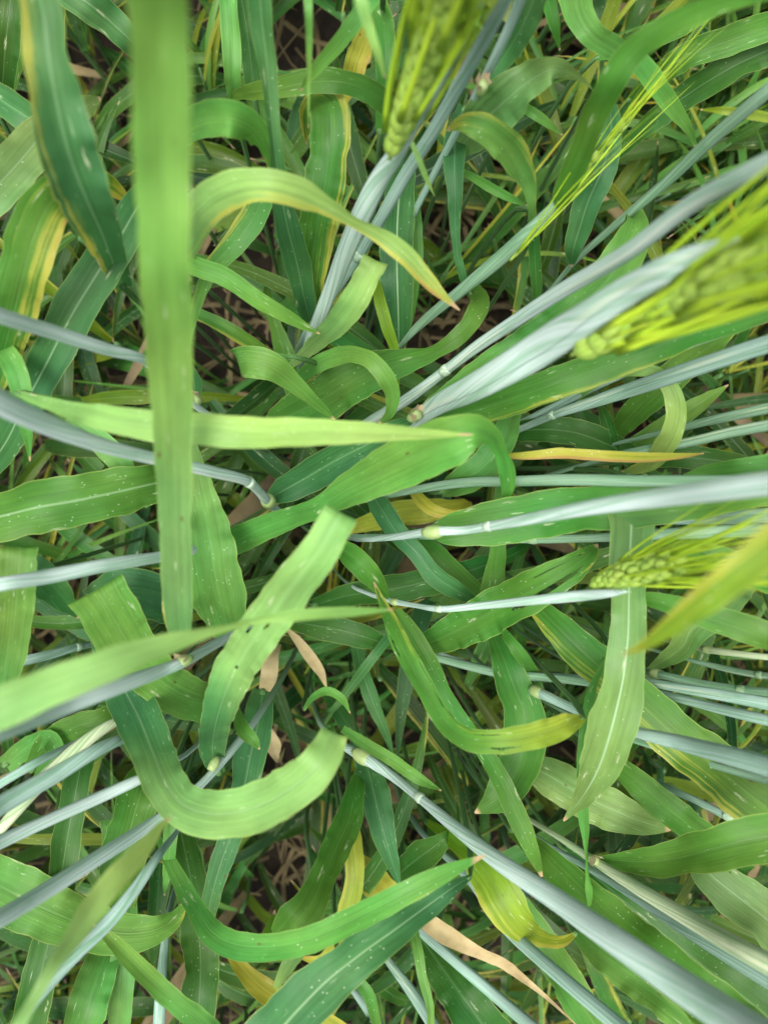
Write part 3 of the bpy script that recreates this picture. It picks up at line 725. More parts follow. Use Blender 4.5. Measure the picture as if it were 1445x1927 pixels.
LL('glossy hooked blade arching right of the blurred blade near the top', 'M', 0.15, '320,262,50,48 350,243,52,54 385,225,54.5,60 430,222,56,66 470,238,55,60,15 495,270,53,44,35 507,300,51,20,50 512,330,49,4', fold=0.15)
LL('long yellow-green arching blade crossing upper centre to a pointed yellow tip', 'L', 0.50, '320,510,44,50 345,455,52,64 370,405,56,72 410,370,58,70 450,353,59,66 500,349,59.5,62 560,362,59,54 615,388,58,38,20 665,417,57,26,30 710,440,56.5,30,15 760,478,56,38 800,522,55,30 835,558,54,16 865,584,53,2', fold=0.12, wave=0.04)
LL('narrow light green blade pointing down-right just right of the blurred blade', 'M', 0.1, '330,480,48,30 355,495,49,34 420,520,49.5,36 475,558,49,32 535,592,48,26 570,612,47,16 602,628,46,3')
LL('dull narrow blade over the dark soil gap left of centre', 'G', 0.55, '340,575,37,18 370,590,38,22 430,620,38,27 480,650,37,24 515,672,36,12 535,688,35,3')
LL('blade with a long yellowing tip beside the dark gap upper left', 'M', 0.55, '500,330,43,40 485,395,44,50 440,460,44,44 395,512,43,30 372,570,42,20 352,665,40,3')
LL('upright light green strip at the top edge left of centre', 'M', 0.05, '425,-40,46,32 430,0,46.5,34 435,60,46,36 438,150,45,30 441,195,43,20')
LL('dim blade behind the light strip at the top edge', 'D', 0.05, '450,-30,42,40 462,40,42,40 472,110,41,36 478,180,40,26')
LL('tall dark blue-green blade from the top edge down to a collar left of centre', 'B', 0.02, '586,612,37,14 580,590,40,30 570,550,43,42 560,500,45,50 542,430,49,48 527,350,52,34,10 516,270,54,26,20 508,190,55,30,20 500,100,56,38 492,30,57,44 486,-40,58,46', fold=0.35, wave=0.03)
LL('needle-thin hanging tip at the top edge left of the ear', 'M', 0.0, '578,-40,60,18 581,20,60,15 582,80,59,12 581,150,58,7 581,242,57,1', fold=0.1, wave=0.0)
LL('bright thin blade touching the awns of the topmost ear', 'L', 0.05, '670,-40,64,26 680,0,64,24 692,45,63.5,20 708,92,63,15 724,145,62,3', fold=0.1, wave=0.0)
LL('slim teal blade slanting from the top edge, crossing the needle tip', 'M', 0.0, '715,-40,55,30 700,-10,56,32 675,32,56,32 640,78,55,28 610,112,54,24 585,142,53,17 565,171,52,2')
LL('green arching blade running level behind the topmost ear', 'G', 0.1, '440,180,44,16 475,172,46,28 520,166,48,34 580,154,49,42 640,153,49.5,44 690,168,49,42 722,192,48,40 750,230,45,32 765,270,42,20', fold=0.12)
LL('wide blade with a yellow right margin standing left of the topmost ear stem', 'G', 0.60, '580,200,44,30 600,185,47,54 617,200,48.5,68 622,260,48.5,76 615,320,48,76 603,390,47,74 592,460,45,68 585,540,42,50 585,610,37,30', fold=0.12)
LL('tan and yellow dying blade near the top left of the ear', 'Y', 0.9, '700,40,35,22 688,70,36,34 672,110,37,46 662,145,36,36 640,200,33,20')
LL('teal upright blade with a wavy white midrib right of the topmost stem', 'B', 0.0, '760,310,39,44 750,380,41,58 747,440,42,64 747,510,42,64 749,580,41,54 750,640,39,32 748,672,37,8', fold=0.15, mid=0.9)
LL('narrow pale blade edging the teal midrib blade', 'M', 0.1, '775,350,37,12 783,400,39,18 786,480,39,20 778,560,38,16 768,620,37,10 760,660,36,3')
LL('bright short blade folded over at its top, near centre above the dark gap', 'L', 0.25, '545,690,37,10 570,668,40,22 600,640,44,34 635,608,48,46 660,575,50,52 682,540,51,52 697,509,51.5,48', under='t', fold=0.12)
LL('narrow yellow-green blade tapering down beside the centre dark gap', 'X', 0.3, '708,520,41,10 714,560,43,22 728,615,43,22 742,655,42,17 748,700,41,9 749,737,40,2')
LL('pale twisted blade curling left of centre with its tip under the long pointed blade', 'M', 0.05, '449,682,45.5,54 460,680,46.5,58 478,681,47,60 510,690,47,54 545,714,46,38,15 580,745,45,26,25 605,767,44,20,15 630,790,43,3', under='b', fold=0.10)
LL('upright shadowed blade behind the pale twisted blade', 'G', 0.1, '515,600,38,20 530,650,38,34 545,700,37,40 560,750,36,36')
LL('arching blade with a tan lower margin hanging upper right of centre', 'M', 0.55, '840,246,54,3 868,232,55,28 905,238,55.5,50 945,265,55,60 975,305,53.5,50 993,345,52,30 1000,385,51,16 1003,430,49,14', fold=0.15)
LL('slender dark blade hanging straight beneath the tan-margined arch', 'D', 0.1, '998,395,48,10 1004,440,48,20 1006,490,47,22 1009,540,46,20 1011,580,45,12 1011,612,44,2', mirror=True)
LL('hanging teal ribbon with rippled edges between topmost stems and the soil gap', 'B', 0.02, '875,205,40,30 858,245,44,38 855,300,46,42 856,360,46,30 856,420,45,20 860,475,44,16 872,525,43,14 888,565,41,6', wave=0.2)
LL('curved blade folding over toward the centre above the jointed blue-grey stem', 'G', 0.02, '500,815,34,30 540,785,36,66 590,760,38,84 645,728,40,86 700,700,41,78 760,680,42,50 815,664,43,30,15 860,635,43.5,32 890,600,44,38 903,568,43,36 893,545,41,26', fold=0.12)
LL('small hooked blade curling over just above the long pointed blade', 'M', 0.1, '560,715,38,20 590,690,42,30 630,672,44,34 668,668,46,32 700,680,47,32 725,710,47,34 739,745,46,28 733,778,45,18 712,797,43,4', fold=0.12)
LL('large light-coloured blade tip reaching right across the centre', 'L', 0.12, '30,738,55,10 70,752,57,20 130,771,59,34 200,787,60,50 290,801,60.5,60 380,808,61,62 475,814,61,61 613,813,60.5,49 752,815,60,29 830,817,59.5,14 890,818,59,2', fold=0.06, wave=0.02)
LL('broad blade rising from the left and drooping over right of centre', 'M', 0.05, '360,1058,40,40 400,1040,42,50 475,1003,45,52 545,975,47,42 600,955,50,40 650,925,52,62 715,892,54,84 785,858,56,98 850,828,57.5,94 895,812,57.5,66 925,822,56,36,20 941,850,54,26,30 953,888,52,32 955,922,50,24 945,948,48,5', fold=0.08, wave=0.08)
LL('broad mid-green blade with pale midrib at the left edge below the thick stem', 'G', 0.1, '-40,980,49,90 0,972,50,96 60,957,50,99 140,943,49.5,98 220,926,48.5,90 290,910,47,78 350,898,44,60 400,888,41,36', fold=0.12, wave=0.04, mid=0.5)
LL('pale speckled blade standing just right of the huge blurred blade', 'M', 0.15, '440,1215,41,30 428,1180,44,60 418,1145,46,92 405,1090,47.5,100 393,1010,47.5,86 380,940,46,62 368,885,44,40 360,840,42,24', far='L', turn=0.5, fold=0.12)
LL('small pointed blade hanging at the left edge above the thick stem', 'M', 0.1, '-15,630,48,26 5,655,51,36 28,690,52,42 42,740,52,36 50,800,51,24 57,868,50,2')
LL('light short blade end poking below the thick stem at left', 'L', 0.1, '150,800,46,30 190,832,47,42 222,865,47,44 238,893,46,34 245,915,44,20')
LL('pale blade bent over at the left edge below the short sheathed stem', 'M', 0.05, '0,1350,46,24 8,1300,48,38 18,1235,51,58 28,1160,52.5,64 33,1090,54,66 36,1048,54,64', under='t', fold=0.08)
LL('small blue-green blade wedge beside the bent blade at the left edge', 'B', 0.0, '20,1085,49,44 50,1070,51,62 85,1092,51,64 115,1125,50,46 148,1163,48,3', mid=0.0)
LL('looping light blade with waxy dots left of the big central blade', 'M', 0.08, '430,1322,42,60 385,1322,45,74 320,1295,48,84 265,1245,50.5,94 228,1190,52,102 200,1140,53,108 190,1124,53,108', under='t', fold=0.06)
LL('teal shadowed blade between the looping blade and the huge blurred blade', 'B', 0.0, '175,1130,47,50 215,1115,49,84 262,1113,49,92 310,1125,48,92 360,1150,44,60', mid=0.0)
LL('big central blade folded at its top, hanging to lower left with two small holes', 'B', 0.15, '412,1455,44,22 402,1430,46,42 402,1385,49,54 415,1330,52,64 437,1272,55,78 470,1215,57,82 512,1155,58.5,84 560,1090,60,80 600,1040,61,76 633,984,61,66', under='t', far='L', turn=0.35, fold=0.07, wave=0.10, holes=((0.44, 0.475, 0.24, 0.33), (0.475, 0.53, 0.52, 0.60), (0.34, 0.36, 0.48, 0.52)))
LL('wide curling blade sweeping from upper left to a blunt end below centre', 'B', 0.05, '180,1190,44,24 210,1245,46,56 238,1305,47.5,76 262,1352,50,84 288,1418,52,82 310,1470,54,76 338,1510,55.5,78 385,1530,56.5,84 440,1530,57.5,88 500,1512,58.5,92 556,1478,59.5,86 598,1440,60,72 618,1408,59.5,62 627,1386,59,54', under='t', far='L', turn=0.45, fold=0.08)
LL('blurred narrow pale blade at lower left crossing the silver stem', 'L', 0.05, '0,1990,68,30 30,1940,68,26 65,1880,67.5,22 100,1820,67,24 140,1762,66,36 180,1702,65,46 230,1640,64,44 280,1585,62.5,28 305,1552,61.5,14 322,1538,61,2', fold=0.08, wave=0.02)
LL('long dark upright blade down the lower left side', 'D', 0.0, '168,1345,41,36 158,1410,43,46 145,1480,44.5,48 130,1560,45,50 110,1680,46,56 88,1790,46.5,60 68,1870,47,64 45,1950,47,66', fold=0.3, wave=0.03)
LL('pale spotted blade bowing across the lower left corner region', 'M', 0.12, '-40,1645,46,92 0,1668,47,102 50,1695,47.5,104 110,1722,47.5,94 180,1748,47,82 245,1758,46.5,68 295,1750,46,50 330,1728,45,30 352,1692,44,4', fold=0.08)
LL('narrow speckled blade starting at the blue stem and leaving the bottom edge', 'M', 0.0, '176,1740,53,3 205,1765,53,20 240,1800,52.5,31 290,1850,52,35 340,1892,51.5,38 390,1935,51,40 430,1970,50,40')
LL('dark wide upright blade at the bottom, left of centre', 'D', 0.02, '335,1540,36,40 350,1610,38,54 368,1700,40,62 377,1800,41,66 375,1880,42,66 368,1960,42,64', fold=0.25)
LL('teal blade hanging behind the long bowed blade at lower left', 'B', 0.02, '495,1300,36,40 488,1350,38,56 470,1430,40,60 447,1540,42,46 418,1620,42.5,42 398,1690,42,34 388,1745,40,26')
LL('long glossy bowed blade at lower centre ending on the thickest stem', 'M', 0.02, '295,1570,40,6 312,1605,44,20 335,1650,46,28 368,1710,49,36 400,1756,51,44 435,1776,52.5,48 490,1783,53.5,47 575,1770,55,47 680,1724,56,47 780,1672,56.5,40 850,1637,56,27 914,1609,55,2', fold=0.14, wave=0.03)
LL('big blue-green blade with pale midrib leaving the bottom edge at centre', 'B', 0.0, '460,2010,55,110 510,1958,55.5,108 560,1902,56,100 620,1842,56,88 680,1795,55.5,76 740,1752,55,62 800,1708,54,48 850,1672,53,28 885,1650,51,8', fold=0.14, wave=0.05, mid=0.5)
LL('olive crumpled blade rising from bottom centre-left to mid height', 'G', 0.2, '678,1450,38,18 668,1490,41,36 655,1545,44,52 630,1600,46.5,56 608,1650,48.5,50,20 585,1700,50,64 555,1740,50.5,80 525,1775,49,60', fold=0.1, wave=0.14)
LL('teal pointed blade hanging below the pale pod-like leaf at centre', 'B', 0.0, '672,1390,36,20 690,1440,38,46 703,1490,40,58 716,1545,41,50 735,1612,41,30 753,1670,40,3', fold=0.25)
LL('yellowish upright blade behind the long bowed blade', 'Y', 0.6, '655,1530,37,28 662,1580,39,36 668,1650,40,36 655,1715,40,38 640,1770,39,34 608,1805,38,22 562,1802,36,3')
LL('olive yellow blade between teal blade and bowed blade near the bottom', 'Y', 0.3, '665,1620,33,40 700,1655,34,56 740,1690,35,50 770,1715,34,34')
LL('curling tan dead blade with a papery twist at the bottom right of centre', 'T', 0.9, '770,1708,42,20 795,1728,45,28 825,1750,46,34 860,1770,47,32,20 900,1790,47.5,24,50 945,1810,47,24,30 980,1838,46,14 1020,1870,45,8 1085,1930,43,2', fold=0.25, wave=0.15)
LL('yellow-striped blade crossing the bottom edge left of centre', 'Y', 0.75, '420,1780,43,3 450,1818,45,24 500,1866,46,42 560,1900,46.5,40 610,1922,46,34 670,1960,45,30', fold=0.15)
LL('little triangular green tip hanging under the long bowed blade', 'L', 0.0, '575,1765,47,30 560,1785,48,34 545,1812,47.5,28 526,1845,46.5,16 508,1881,45,2')
LL('yellow twisted blade bending round to the right, torn along its margin', 'Y', 0.42, '703,1095,46,3 722,1140,48,17 745,1190,50,32 775,1250,51.5,38 808,1310,52.5,36 838,1362,53.5,36 878,1390,54.5,42 930,1395,55.5,46 985,1389,55.5,48 1035,1376,55,48 1075,1360,54,34 1098,1350,52,10', far='G', turn=0.28, fold=0.22, wave=0.10, holes=((0.52, 0.68, 0.84, 0.90), (0.22, 0.34, 0.16, 0.24), (0.72, 0.80, 0.1, 0.17), (0.28, 0.36, 0.74, 0.80)))
LL('tall drooping blade with a white midrib and brown broken top right of centre', 'P', 0.0, '1060,1545,48,3 1080,1520,49.5,20 1102,1490,51,46 1124,1450,52,68 1142,1400,53,84 1158,1340,53.5,90 1173,1270,54,74 1181,1200,54,66 1183,1120,53.5,64 1185,1040,53,78 1188,960,52,88 1186,915,51,80 1183,900,50,62', fold=0.14, wave=0.13, mid=0.9)
LL('narrow twisted ribbon hanging beside the white-midrib blade', 'M', 0.2, '1150,1225,45,5 1128,1262,47,9 1110,1312,49,17 1102,1370,50,22 1096,1440,50.5,24 1095,1500,50,24 1099,1550,49.5,20,20 1104,1620,49,9,50 1108,1680,48,13,20 1108,1715,47,2', fold=0.2)
LL('broad yellow-flecked blade passing diagonally under the white-midrib blade', 'G', 0.55, '985,1110,41,10 1005,1135,43,30 1040,1172,44.5,52 1090,1222,45.5,70 1150,1275,46,84 1210,1330,46.5,88 1270,1385,47,92 1340,1440,48,100 1400,1490,48.5,106 1480,1550,49,110', fold=0.12, wave=0.05)
LL('pale blue-green pointed blade below the white-midrib blade', 'P', 0.0, '930,1400,37,30 985,1435,40,52 1040,1465,42,70 1100,1500,43.5,80 1160,1528,44.5,72 1210,1548,45,48 1262,1562,45,3', fold=0.08)
LL('dark blade with white flecks crossing to lower right', 'G', 0.3, '1100,1395,40,16 1150,1432,42,32 1190,1465,43.5,46 1240,1510,44.5,58 1290,1550,45,56 1345,1592,44,50 1400,1640,42,40', fold=0.2)
LL('pale dusty blade at the right edge near the bottom', 'P', 0.1, '1290,1590,40,20 1330,1640,42,62 1390,1690,43,86 1460,1745,44,96 1500,1780,44,96')
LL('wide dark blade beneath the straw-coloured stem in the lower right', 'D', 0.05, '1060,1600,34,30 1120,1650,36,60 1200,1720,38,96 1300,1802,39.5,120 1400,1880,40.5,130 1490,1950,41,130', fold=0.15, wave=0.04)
LL('long bright-edged blade lying along the upper side of the thickest stem', 'G', 0.25, '960,1560,40,20 1015,1605,43,44 1080,1670,46,66 1160,1742,49,82 1240,1810,52,88 1320,1875,54,92 1400,1940,56,94', fold=0.12, wave=0.03)
LL('pale wavy blade along the lower side of the thickest stem', 'M', 0.1, '1080,1755,46,20 1130,1800,49,44 1200,1850,51,60 1280,1905,53,66 1340,1950,54,66', wave=0.2)
LL('yellow-green blade arching down and hooking back left of the thickest stem', 'X', 0.5, '800,1545,38,10 835,1568,42,22 880,1602,45,44 920,1650,47,70 948,1700,48,80 978,1740,48,60 1015,1765,47.5,32 1055,1772,47,20 1090,1752,46,3', fold=0.1)
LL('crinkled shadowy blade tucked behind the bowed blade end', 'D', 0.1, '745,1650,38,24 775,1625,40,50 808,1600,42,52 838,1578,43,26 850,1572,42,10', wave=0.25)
LL('dark blade with a long tan slit hole right of centre', 'G', 0.15, '790,1218,40,30 820,1205,42,52 870,1182,44,72 930,1150,46,82 985,1120,47.5,80 1040,1090,48.5,68 1085,1062,48.5,50 1112,1040,48,28 1124,1024,47,3', fold=0.12, wave=0.10, holes=((0.50, 0.88, 0.60, 0.76), (0.66, 0.95, 0.20, 0.25)))
LL('upright blade curving through the space below the slit blade', 'G', 0.1, '925,1190,39,16 945,1235,41,44 965,1290,42,66 985,1345,42.5,78 987,1400,42.5,80 968,1460,42.5,74 935,1503,42.5,54 893,1530,42,3')
LL('teal curving blade under the blurred yellow tip near the right edge', 'P', 0.0, '1430,1040,40,50 1385,1095,43,70 1345,1140,44,80 1300,1185,44,62 1285,1215,43,44 1250,1242,41,28 1212,1264,39,3')
LL('out-of-focus yellow blade tip jutting in from the right edge', 'X', 0.62, '1540,960,73,84 1500,990,73,82 1445,1035,72.5,76 1380,1085,72,66 1310,1140,71,52 1260,1180,70,38 1210,1215,69,18 1170,1233,68,2', fold=0.1, wave=0.02)
LL('dying yellow blade with brown margins lying level at right', 'Y', 0.95, '940,858,46,6 965,858,48,12 1000,857,49,16 1050,853,49.5,20 1120,857,50,21 1180,860,50,20 1240,860,49.5,17 1290,857,49,9 1324,853,48,2', fold=0.1, wave=0.08)
LL('yellowish ribbon looping over at right beneath the grey-blue stem', 'L', 0.25, '1080,755,41,10 1110,728,44,16 1150,706,46,20 1190,697,48,22 1232,702,49,26 1262,733,49.5,32 1271,780,49,38 1259,822,48,42 1238,856,46,36', fold=0.1)
LL('pale pointed blade behind the looping ribbon at right', 'M', 0.0, '1150,860,33,18 1200,832,36,32 1270,790,38,38 1320,757,39,30 1370,724,39,2')
LL('dark blade with a light midrib below the grey-blue jointed stem', 'D', 0.0, '930,820,34,14 970,812,37,34 1025,808,39,48 1085,815,39.5,54 1140,835,39,50 1200,865,37,36', fold=0.2)
LL('small dark upright blade right of the joint at right', 'D', 0.1, '1125,755,37,8 1138,785,39,20 1146,815,39.5,28 1153,850,38,26 1160,885,36,16')
LL('green blade slanting behind the grey-blue stem at right', 'G', 0.15, '1395,605,40,3 1345,645,41,38 1285,690,42,54 1232,738,41,58 1190,778,39,48 1155,820,36,30')
LL('bright blade at the right edge above the nearest thick stem', 'M', 0.05, '1280,900,46,10 1330,888,48,26 1390,880,50,34 1475,872,51,40')
LL('dark green blade at right behind the dying yellow blade', 'D', 0.05, '1180,868,40,20 1240,862,42,36 1310,862,43,46 1380,872,43,40 1430,885,42,16 1450,892,41,3')
LL('yellowed low blade right of the big central blade', 'Y', 0.55, '640,1000,30,14 690,985,32,32 750,967,34,50 810,960,35,44 850,955,34,30', fold=0.1)
LL('tan-edged small blade arching over the yellowed low blade', 'Y', 0.85, '775,915,36,16 790,940,38,24 815,960,39,22 850,967,39,16 888,958,38,3')
LL('teal blade twisting down right of the yellowed low blade', 'B', 0.0, '700,930,38,26 722,965,40,42 748,1005,41,40 785,1042,41.5,34 820,1085,41.5,38 860,1112,41,32 905,1135,39,5', fold=0.2)
LL('green blade continuing parallel to the teal twisting blade', 'G', 0.05, '770,1000,36,20 810,1035,38,38 850,1075,38.5,46 890,1115,38,40 920,1150,36,10')
LL('bent green blade emerging under the big central blade fold', 'G', 0.0, '600,1030,40,20 640,1032,43,32 672,1055,44.5,46 705,1092,44,36 735,1130,42,3')
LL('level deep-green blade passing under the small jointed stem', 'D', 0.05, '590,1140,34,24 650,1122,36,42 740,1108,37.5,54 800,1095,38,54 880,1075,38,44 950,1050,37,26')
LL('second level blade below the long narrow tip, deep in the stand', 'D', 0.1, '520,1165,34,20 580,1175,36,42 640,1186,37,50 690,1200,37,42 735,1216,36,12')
LL('short upright blade between the level stems at right of centre', 'G', 0.05, '944,900,43,22 942,960,43,28 938,1020,43,28 930,1080,42,38 920,1130,42,44 915,1170,41,34')
LL('small light blade descending below the drooping blade right of centre', 'M', 0.3, '968,755,42,30 958,790,44,40 942,835,45,52 915,875,45,58 870,905,44,52 830,925,41,20')
LL('tan withered strip under the long narrow front tip', 'T', 0.9, '537,1180,35,3 560,1205,36,16 582,1235,36.5,22 602,1262,36,18 614,1292,35,3')
LL('peach coloured dead leaf curl beside the big central blade', 'T', 0.9, '520,1210,34,20 510,1235,36,30 508,1265,37,34 500,1295,36,24 490,1325,34,6')
LL('orange withered scrap in the gap below the central blade', 'T', 0.95, '485,1360,30,6 500,1378,32,26 512,1398,32,30 520,1425,30,12')
LL('small hooked green tip right of the peach dead leaf', 'M', 0.1, '572,1336,37,6 590,1312,40,12 618,1301,41,17 643,1314,41,14 659,1342,40,2')
LL('bright curled young leaf beside the big central blade base', 'M', 0.1, '448,1330,42,6 450,1352,45,18 461,1376,47,28 477,1393,47.5,20 489,1410,47,3')
LL('straight teal strip crossing deep below centre', 'B', 0.0, '752,1175,36,14 735,1195,37,17 700,1240,38,18 665,1285,37,17 640,1320,36,12')
LL('deep teal blade pointing down below the centre', 'B', 0.0, '668,1200,33,18 680,1260,35,26 705,1330,36,26 728,1385,36,14 742,1430,35,2')
LL('green blade drifting from upper right edge behind the long bent blade', 'M', 0.1, '1075,-50,49,60 1083,-10,50.5,62 1092,30,51,54 1115,65,51,44 1150,88,50,40 1200,118,48,38 1240,166,47,36 1270,208,46,28 1295,243,45,16 1310,280,43,3', fold=0.15)
LL('upper of two wide green blades slanting to the top right corner', 'G', 0.02, '1180,190,33,10 1225,152,36,34 1300,102,39,48 1380,72,40,52 1475,38,41,52')
LL('lower of two wide green blades slanting to the top right corner', 'D', 0.05, '1150,300,31,16 1220,235,34,36 1290,180,36,48 1370,130,38,54 1475,80,39,56')
LL('broken green strip above the yellow awns at upper right', 'G', 0.02, '1120,110,40,10 1170,95,41,26 1240,70,42.5,30 1310,38,44,26 1370,0,45,24 1400,-30,45,24')
LL('glaucous crinkled blade hanging behind the long bent blade', 'B', 0.1, '1130,170,43,12 1148,215,46,32 1147,270,47,44 1130,325,47,50 1108,375,46,52 1090,430,45,44 1077,475,44,28 1075,502,42,4', wave=0.22)
LL('small blade tip with a tan point at upper right of centre', 'M', 0.1, '975,195,46,14 995,208,48,18 1022,226,48,17 1058,254,47,2')
LL('bright narrow blade under the tan-margined arch', 'M', 0.05, '850,310,42,4 880,328,44,12 915,348,45,18 955,370,45,15 992,388,44,3')
LL('yellow pointed tip at the right edge crossing the thin grey stem', 'X', 0.3, '1318,206,50,2 1360,208,51,13 1410,215,51,17 1475,228,51,18')
LL('short dark blade tip hanging from the top edge right of centre', 'G', 0.0, '1028,-40,46,26 1032,0,47,27 1042,45,47,21 1053,95,46,2')
LL('wide dull blade low at the top edge between stems', 'G', 0.05, '700,-30,40,30 720,40,41,38 725,110,41,38 722,180,40,30 715,250,38,16')
LL('curled light blade at the lower left under the creamy sheath', 'M', 0.15, '60,1480,42,10 85,1450,44,28 105,1415,45,34 95,1390,44,30 60,1400,42,36 10,1440,40,40')
LL('green blade slipping under the striped stem at the left', 'G', 0.1, '230,1330,43,30 190,1355,44,44 140,1370,44,50 90,1400,43,44 60,1450,41,30')
LL('pale upright blade at the bottom left behind the narrow speckled blade', 'M', 0.2, '225,1700,36,40 205,1780,40,56 180,1850,42,70 155,1930,43,74 145,1970,43,74')
LL('speckled upright blade right of the pale one at bottom left', 'M', 0.1, '215,1540,36,50 225,1640,38,52 235,1740,40,48 232,1830,41,46 225,1930,41,40', fold=0.1)
LL('broad shadowed blade behind the silver stem at lower left', 'G', 0.05, '285,1440,38,50 265,1490,41,74 245,1560,42,84 230,1640,42,80 225,1700,40,56')
LL('thin twisting leaf beside the dark wide blade at lower left', 'M', 0.2, '318,1480,44,10 322,1540,45,26 320,1600,45,24 314,1650,44,14 310,1685,43,3')
LL('bright crooked ribbon at the bottom right of centre', 'M', 0.3, '770,1720,40,16 785,1780,43,20 795,1840,44,18 808,1890,44,15 810,1950,43,14', wave=0.2)
LL('green blade curling at the bottom beneath the big blue-green blade', 'G', 0.3, '640,1820,42,12 668,1840,44,18 692,1870,44.5,22 704,1910,44,20 712,1950,43,22')
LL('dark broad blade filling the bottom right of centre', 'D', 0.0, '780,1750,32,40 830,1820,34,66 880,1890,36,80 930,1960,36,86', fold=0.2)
LL('mid-green blade between the two lower right stems', 'G', 0.15, '930,1640,38,20 980,1710,40,46 1030,1790,41,60 1080,1870,41,62 1130,1950,41,62')
LL('leaning blade at the right edge middle, behind the small ear awns', 'G', 0.05, '1240,1000,40,20 1300,1030,42,40 1370,1060,43,50 1475,1100,43,52')

# ------------------------------------------------------------------ low shoots beneath
GAPS = [(430, 650, 80, 75), (845, 410, 60, 60), (860, 590, 95, 55), (500, 470, 45, 50), (640, 790, 40, 30), (520, 1650, 60, 70), (880, 1890, 70, 40),
        (190, 60, 50, 70), (860, 1330, 60, 30), (580, 60, 60, 60), (500, 1440, 40, 50), (230, 1430, 40, 40), (690, 610, 30, 50), (1060, 60, 40, 60), (60, 1910, 40, 30), (400, 640, 60, 80)]
def gapped(P):
    k = 0
    for p in P:
        x, y = proj(p)
        for gx, gy, rx, ry in GAPS:
            if ((x-gx)/rx)**2+((y-gy)/ry)**2 < 1: k += 1; break
    return k > len(P)*0.18
def fill_leaf(rr, start, az, L, w_, el, droop):
    n = 18; P = [start.copy()]; d = Vector((math.cos(az)*math.cos(el), math.sin(az)*math.cos(el), math.sin(el))); tw = rr.uniform(-1.5, 1.5)
    for i in range(n):
        d = (d+Vector((-math.sin(az)*tw*0.03, math.cos(az)*tw*0.03, -droop/n))).normalized()
        q = P[-1]+d*(L/n)
        if q.z < 0.01: q.z = 0.01
        P.append(q)
    hw = [w_*0.5*max(0.03, min(1, 0.45+i/n*2.2)*(1-(i/n)**2.6)) for i in range(n+1)]
    return P, hw
FC = ['D', 'G', 'G', 'X', 'G', 'M', 'D', 'B', 'G', 'M', 'X', 'D', 'M']
def low_shoot(rr, x, y, h, label, group, width=(0.010, 0.020), nl=(4, 7), cat='barley shoot', name='barley_shoot', azb=None, grass=False):
    t = thing(name, label, cat, (x, y, 0), group)
    root = Vector((x, y, 0)); top = root+Vector((rr.uniform(-0.03, 0.03), rr.uniform(-0.03, 0.03), h))
    leaves = []
    n = rr.randint(*nl); az = rr.uniform(0, 6.28)
    for k in range(n):
        f = 0.25+0.75*(k+1)/n if not grass else rr.uniform(0.3, 0.9)
        a_ = az+k*2.6+rr.uniform(-0.5, 0.5) if azb is None else azb+rr.gauss(0, 0.5)
        for tr in range(5):
            P, hw = fill_leaf(rr, root.lerp(top, f), a_, rr.uniform(0.14, 0.27), rr.uniform(*width), rr.uniform(0.2, 1.2), rr.uniform(1.2, 2.6))
            ok = max(p.z for p in P) < 0.37 and not gapped(P[3:])
            if ok: break
            a_ += 1.3
        else: continue
        leaves.append((P, hw))
    if not leaves and rr.random() < 0.7:
        bpy.data.objects.remove(t); return None
    pts = [root.lerp(top, i/8)+Vector((0.004*math.sin(i), 0.004*math.cos(i*1.3), -0.01*(i == 0))) for i in range(9)]
    r0 = 0.0022 if not grass else 0.001
    v, f, a2, b2 = tube_mesh(pts, [r0]*9, 7)
    inv = Matrix.Translation(-root)
    s = mesh_obj('stem', v, f, M_STEM, t, a2, b2, (*STEMC['V' if rr.random() < .85 else 'N'], 0)); s.matrix_parent_inverse = inv
    for P, hw in leaves:
        SEED[0] += 1
        dead = rr.random() < 0.07 and not grass
        tone = 'T' if dead else rr.choice(FC) if not grass else rr.choice(['G', 'M', 'M', 'G', 'G', 'X', 'Y'])
        v, f, um, un = ribbon_mesh(P, hw, [rr.uniform(-30, 30)+rr.uniform(-40, 40)*i/len(P) for i in range(1)]*len(P), rr.uniform(0.1, 0.4), rr.uniform(0.02, 0.15), SEED[0], 4, view=Vector((0.01, 0.02, 1)))
        c = TONE[tone]; j = rr.uniform(0.30, 0.72) if not grass else rr.uniform(0.5, 0.9)  # tones scaled down: deep shade below the tall plants painted into the leaf colour
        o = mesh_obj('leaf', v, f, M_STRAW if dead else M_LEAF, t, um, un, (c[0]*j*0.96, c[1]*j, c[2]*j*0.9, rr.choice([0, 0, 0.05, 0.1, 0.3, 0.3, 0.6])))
        o.matrix_parent_inverse = inv
        o['tone_far'] = [c[0]*j*1.2, c[1]*j*1.05, c[2]*j*0.8]; o['turn'] = rr.uniform(0.2, 0.9); o['midrib'] = rr.choice([0.0, 0.1, 0.3])
    return t
rr = random.Random(21); n_ = 0
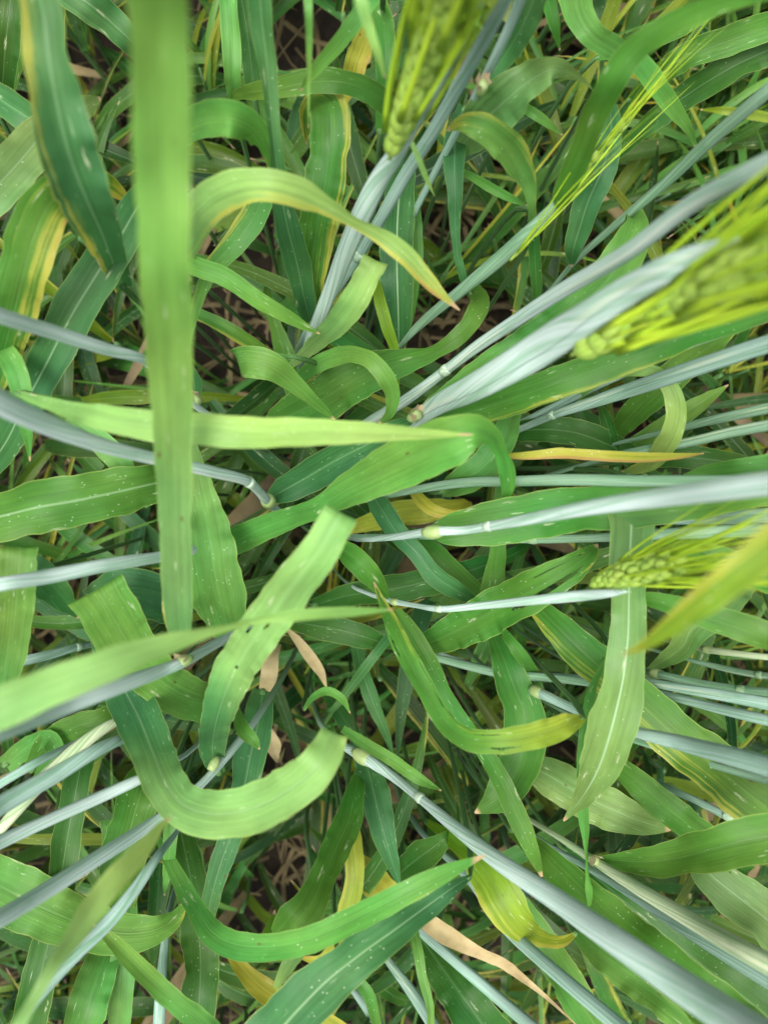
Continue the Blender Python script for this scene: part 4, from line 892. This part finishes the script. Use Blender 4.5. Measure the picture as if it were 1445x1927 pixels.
LAND = [(110, 250, 'below the yellow-margined blade at upper left'), (420, 250, 'below the hooked arching blades at upper left'), (760, 250, 'beneath the topmost ear'),
        (1020, 300, 'under the tan-margined arch and long bent blade'), (1330, 200, 'among the grass at upper right'), (120, 640, 'under the upper left pale blue stem'),
        (450, 600, 'around the bare soil gap left of centre'), (850, 600, 'around the bare soil gap right of centre'), (1250, 600, 'beneath the big right ear'),
        (150, 950, 'beneath the broad blade at the left edge'), (600, 880, 'under the long pointed blade in the centre'), (1200, 880, 'under the level stems at right'),
        (200, 1250, 'below the front blade at left'), (600, 1250, 'beneath the big central folded blade'), (960, 1250, 'beneath the yellow twisted blade'), (1300, 1250, 'below the small ear at right'),
        (150, 1700, 'among the silver stems at lower left'), (480, 1650, 'behind the bowed blade at lower centre'), (800, 1750, 'at the bottom near the tan dead blade'), (1200, 1700, 'under the thickest stem at lower right')]
PL = 'low barley shoot half hidden beneath the taller blades and stems'
GL = 'low barley shoots in the shade of the tall plants'
cells = [(i, j) for i in range(15) for j in range(19)]
for (i, j) in cells:
    x = -0.56+1.12*(i+rr.uniform(0.1, 0.9))/15; y = -0.72+1.44*(j+rr.uniform(0.1, 0.9))/19
    px, py = proj(Vector((x, y, 0.05)))
    if any(((px-gx)/(rx*0.8))**2+((py-gy)/(ry*0.8))**2 < 1 for gx, gy, rx, ry in GAPS): continue
    lm = min(LAND, key=lambda q: (q[0]-px)**2+(q[1]-py)**2)[2]
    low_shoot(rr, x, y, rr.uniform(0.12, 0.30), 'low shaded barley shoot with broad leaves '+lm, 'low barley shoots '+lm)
# weedy grass in the upper right and between
for k in range(190):
    px, py = (rr.uniform(1080, 1480), rr.uniform(20, 470)) if k < 62 else (rr.uniform(1150, 1450), rr.uniform(560, 1350)) if k < 80 else (rr.uniform(380, 1000), rr.uniform(20, 500)) if k < 100 else (rr.uniform(20, 1420), rr.uniform(20, 1900)) if k < 150 else (rr.uniform(1000, 1480), rr.uniform(10, 420))
    p = at(px, py, 0.02)
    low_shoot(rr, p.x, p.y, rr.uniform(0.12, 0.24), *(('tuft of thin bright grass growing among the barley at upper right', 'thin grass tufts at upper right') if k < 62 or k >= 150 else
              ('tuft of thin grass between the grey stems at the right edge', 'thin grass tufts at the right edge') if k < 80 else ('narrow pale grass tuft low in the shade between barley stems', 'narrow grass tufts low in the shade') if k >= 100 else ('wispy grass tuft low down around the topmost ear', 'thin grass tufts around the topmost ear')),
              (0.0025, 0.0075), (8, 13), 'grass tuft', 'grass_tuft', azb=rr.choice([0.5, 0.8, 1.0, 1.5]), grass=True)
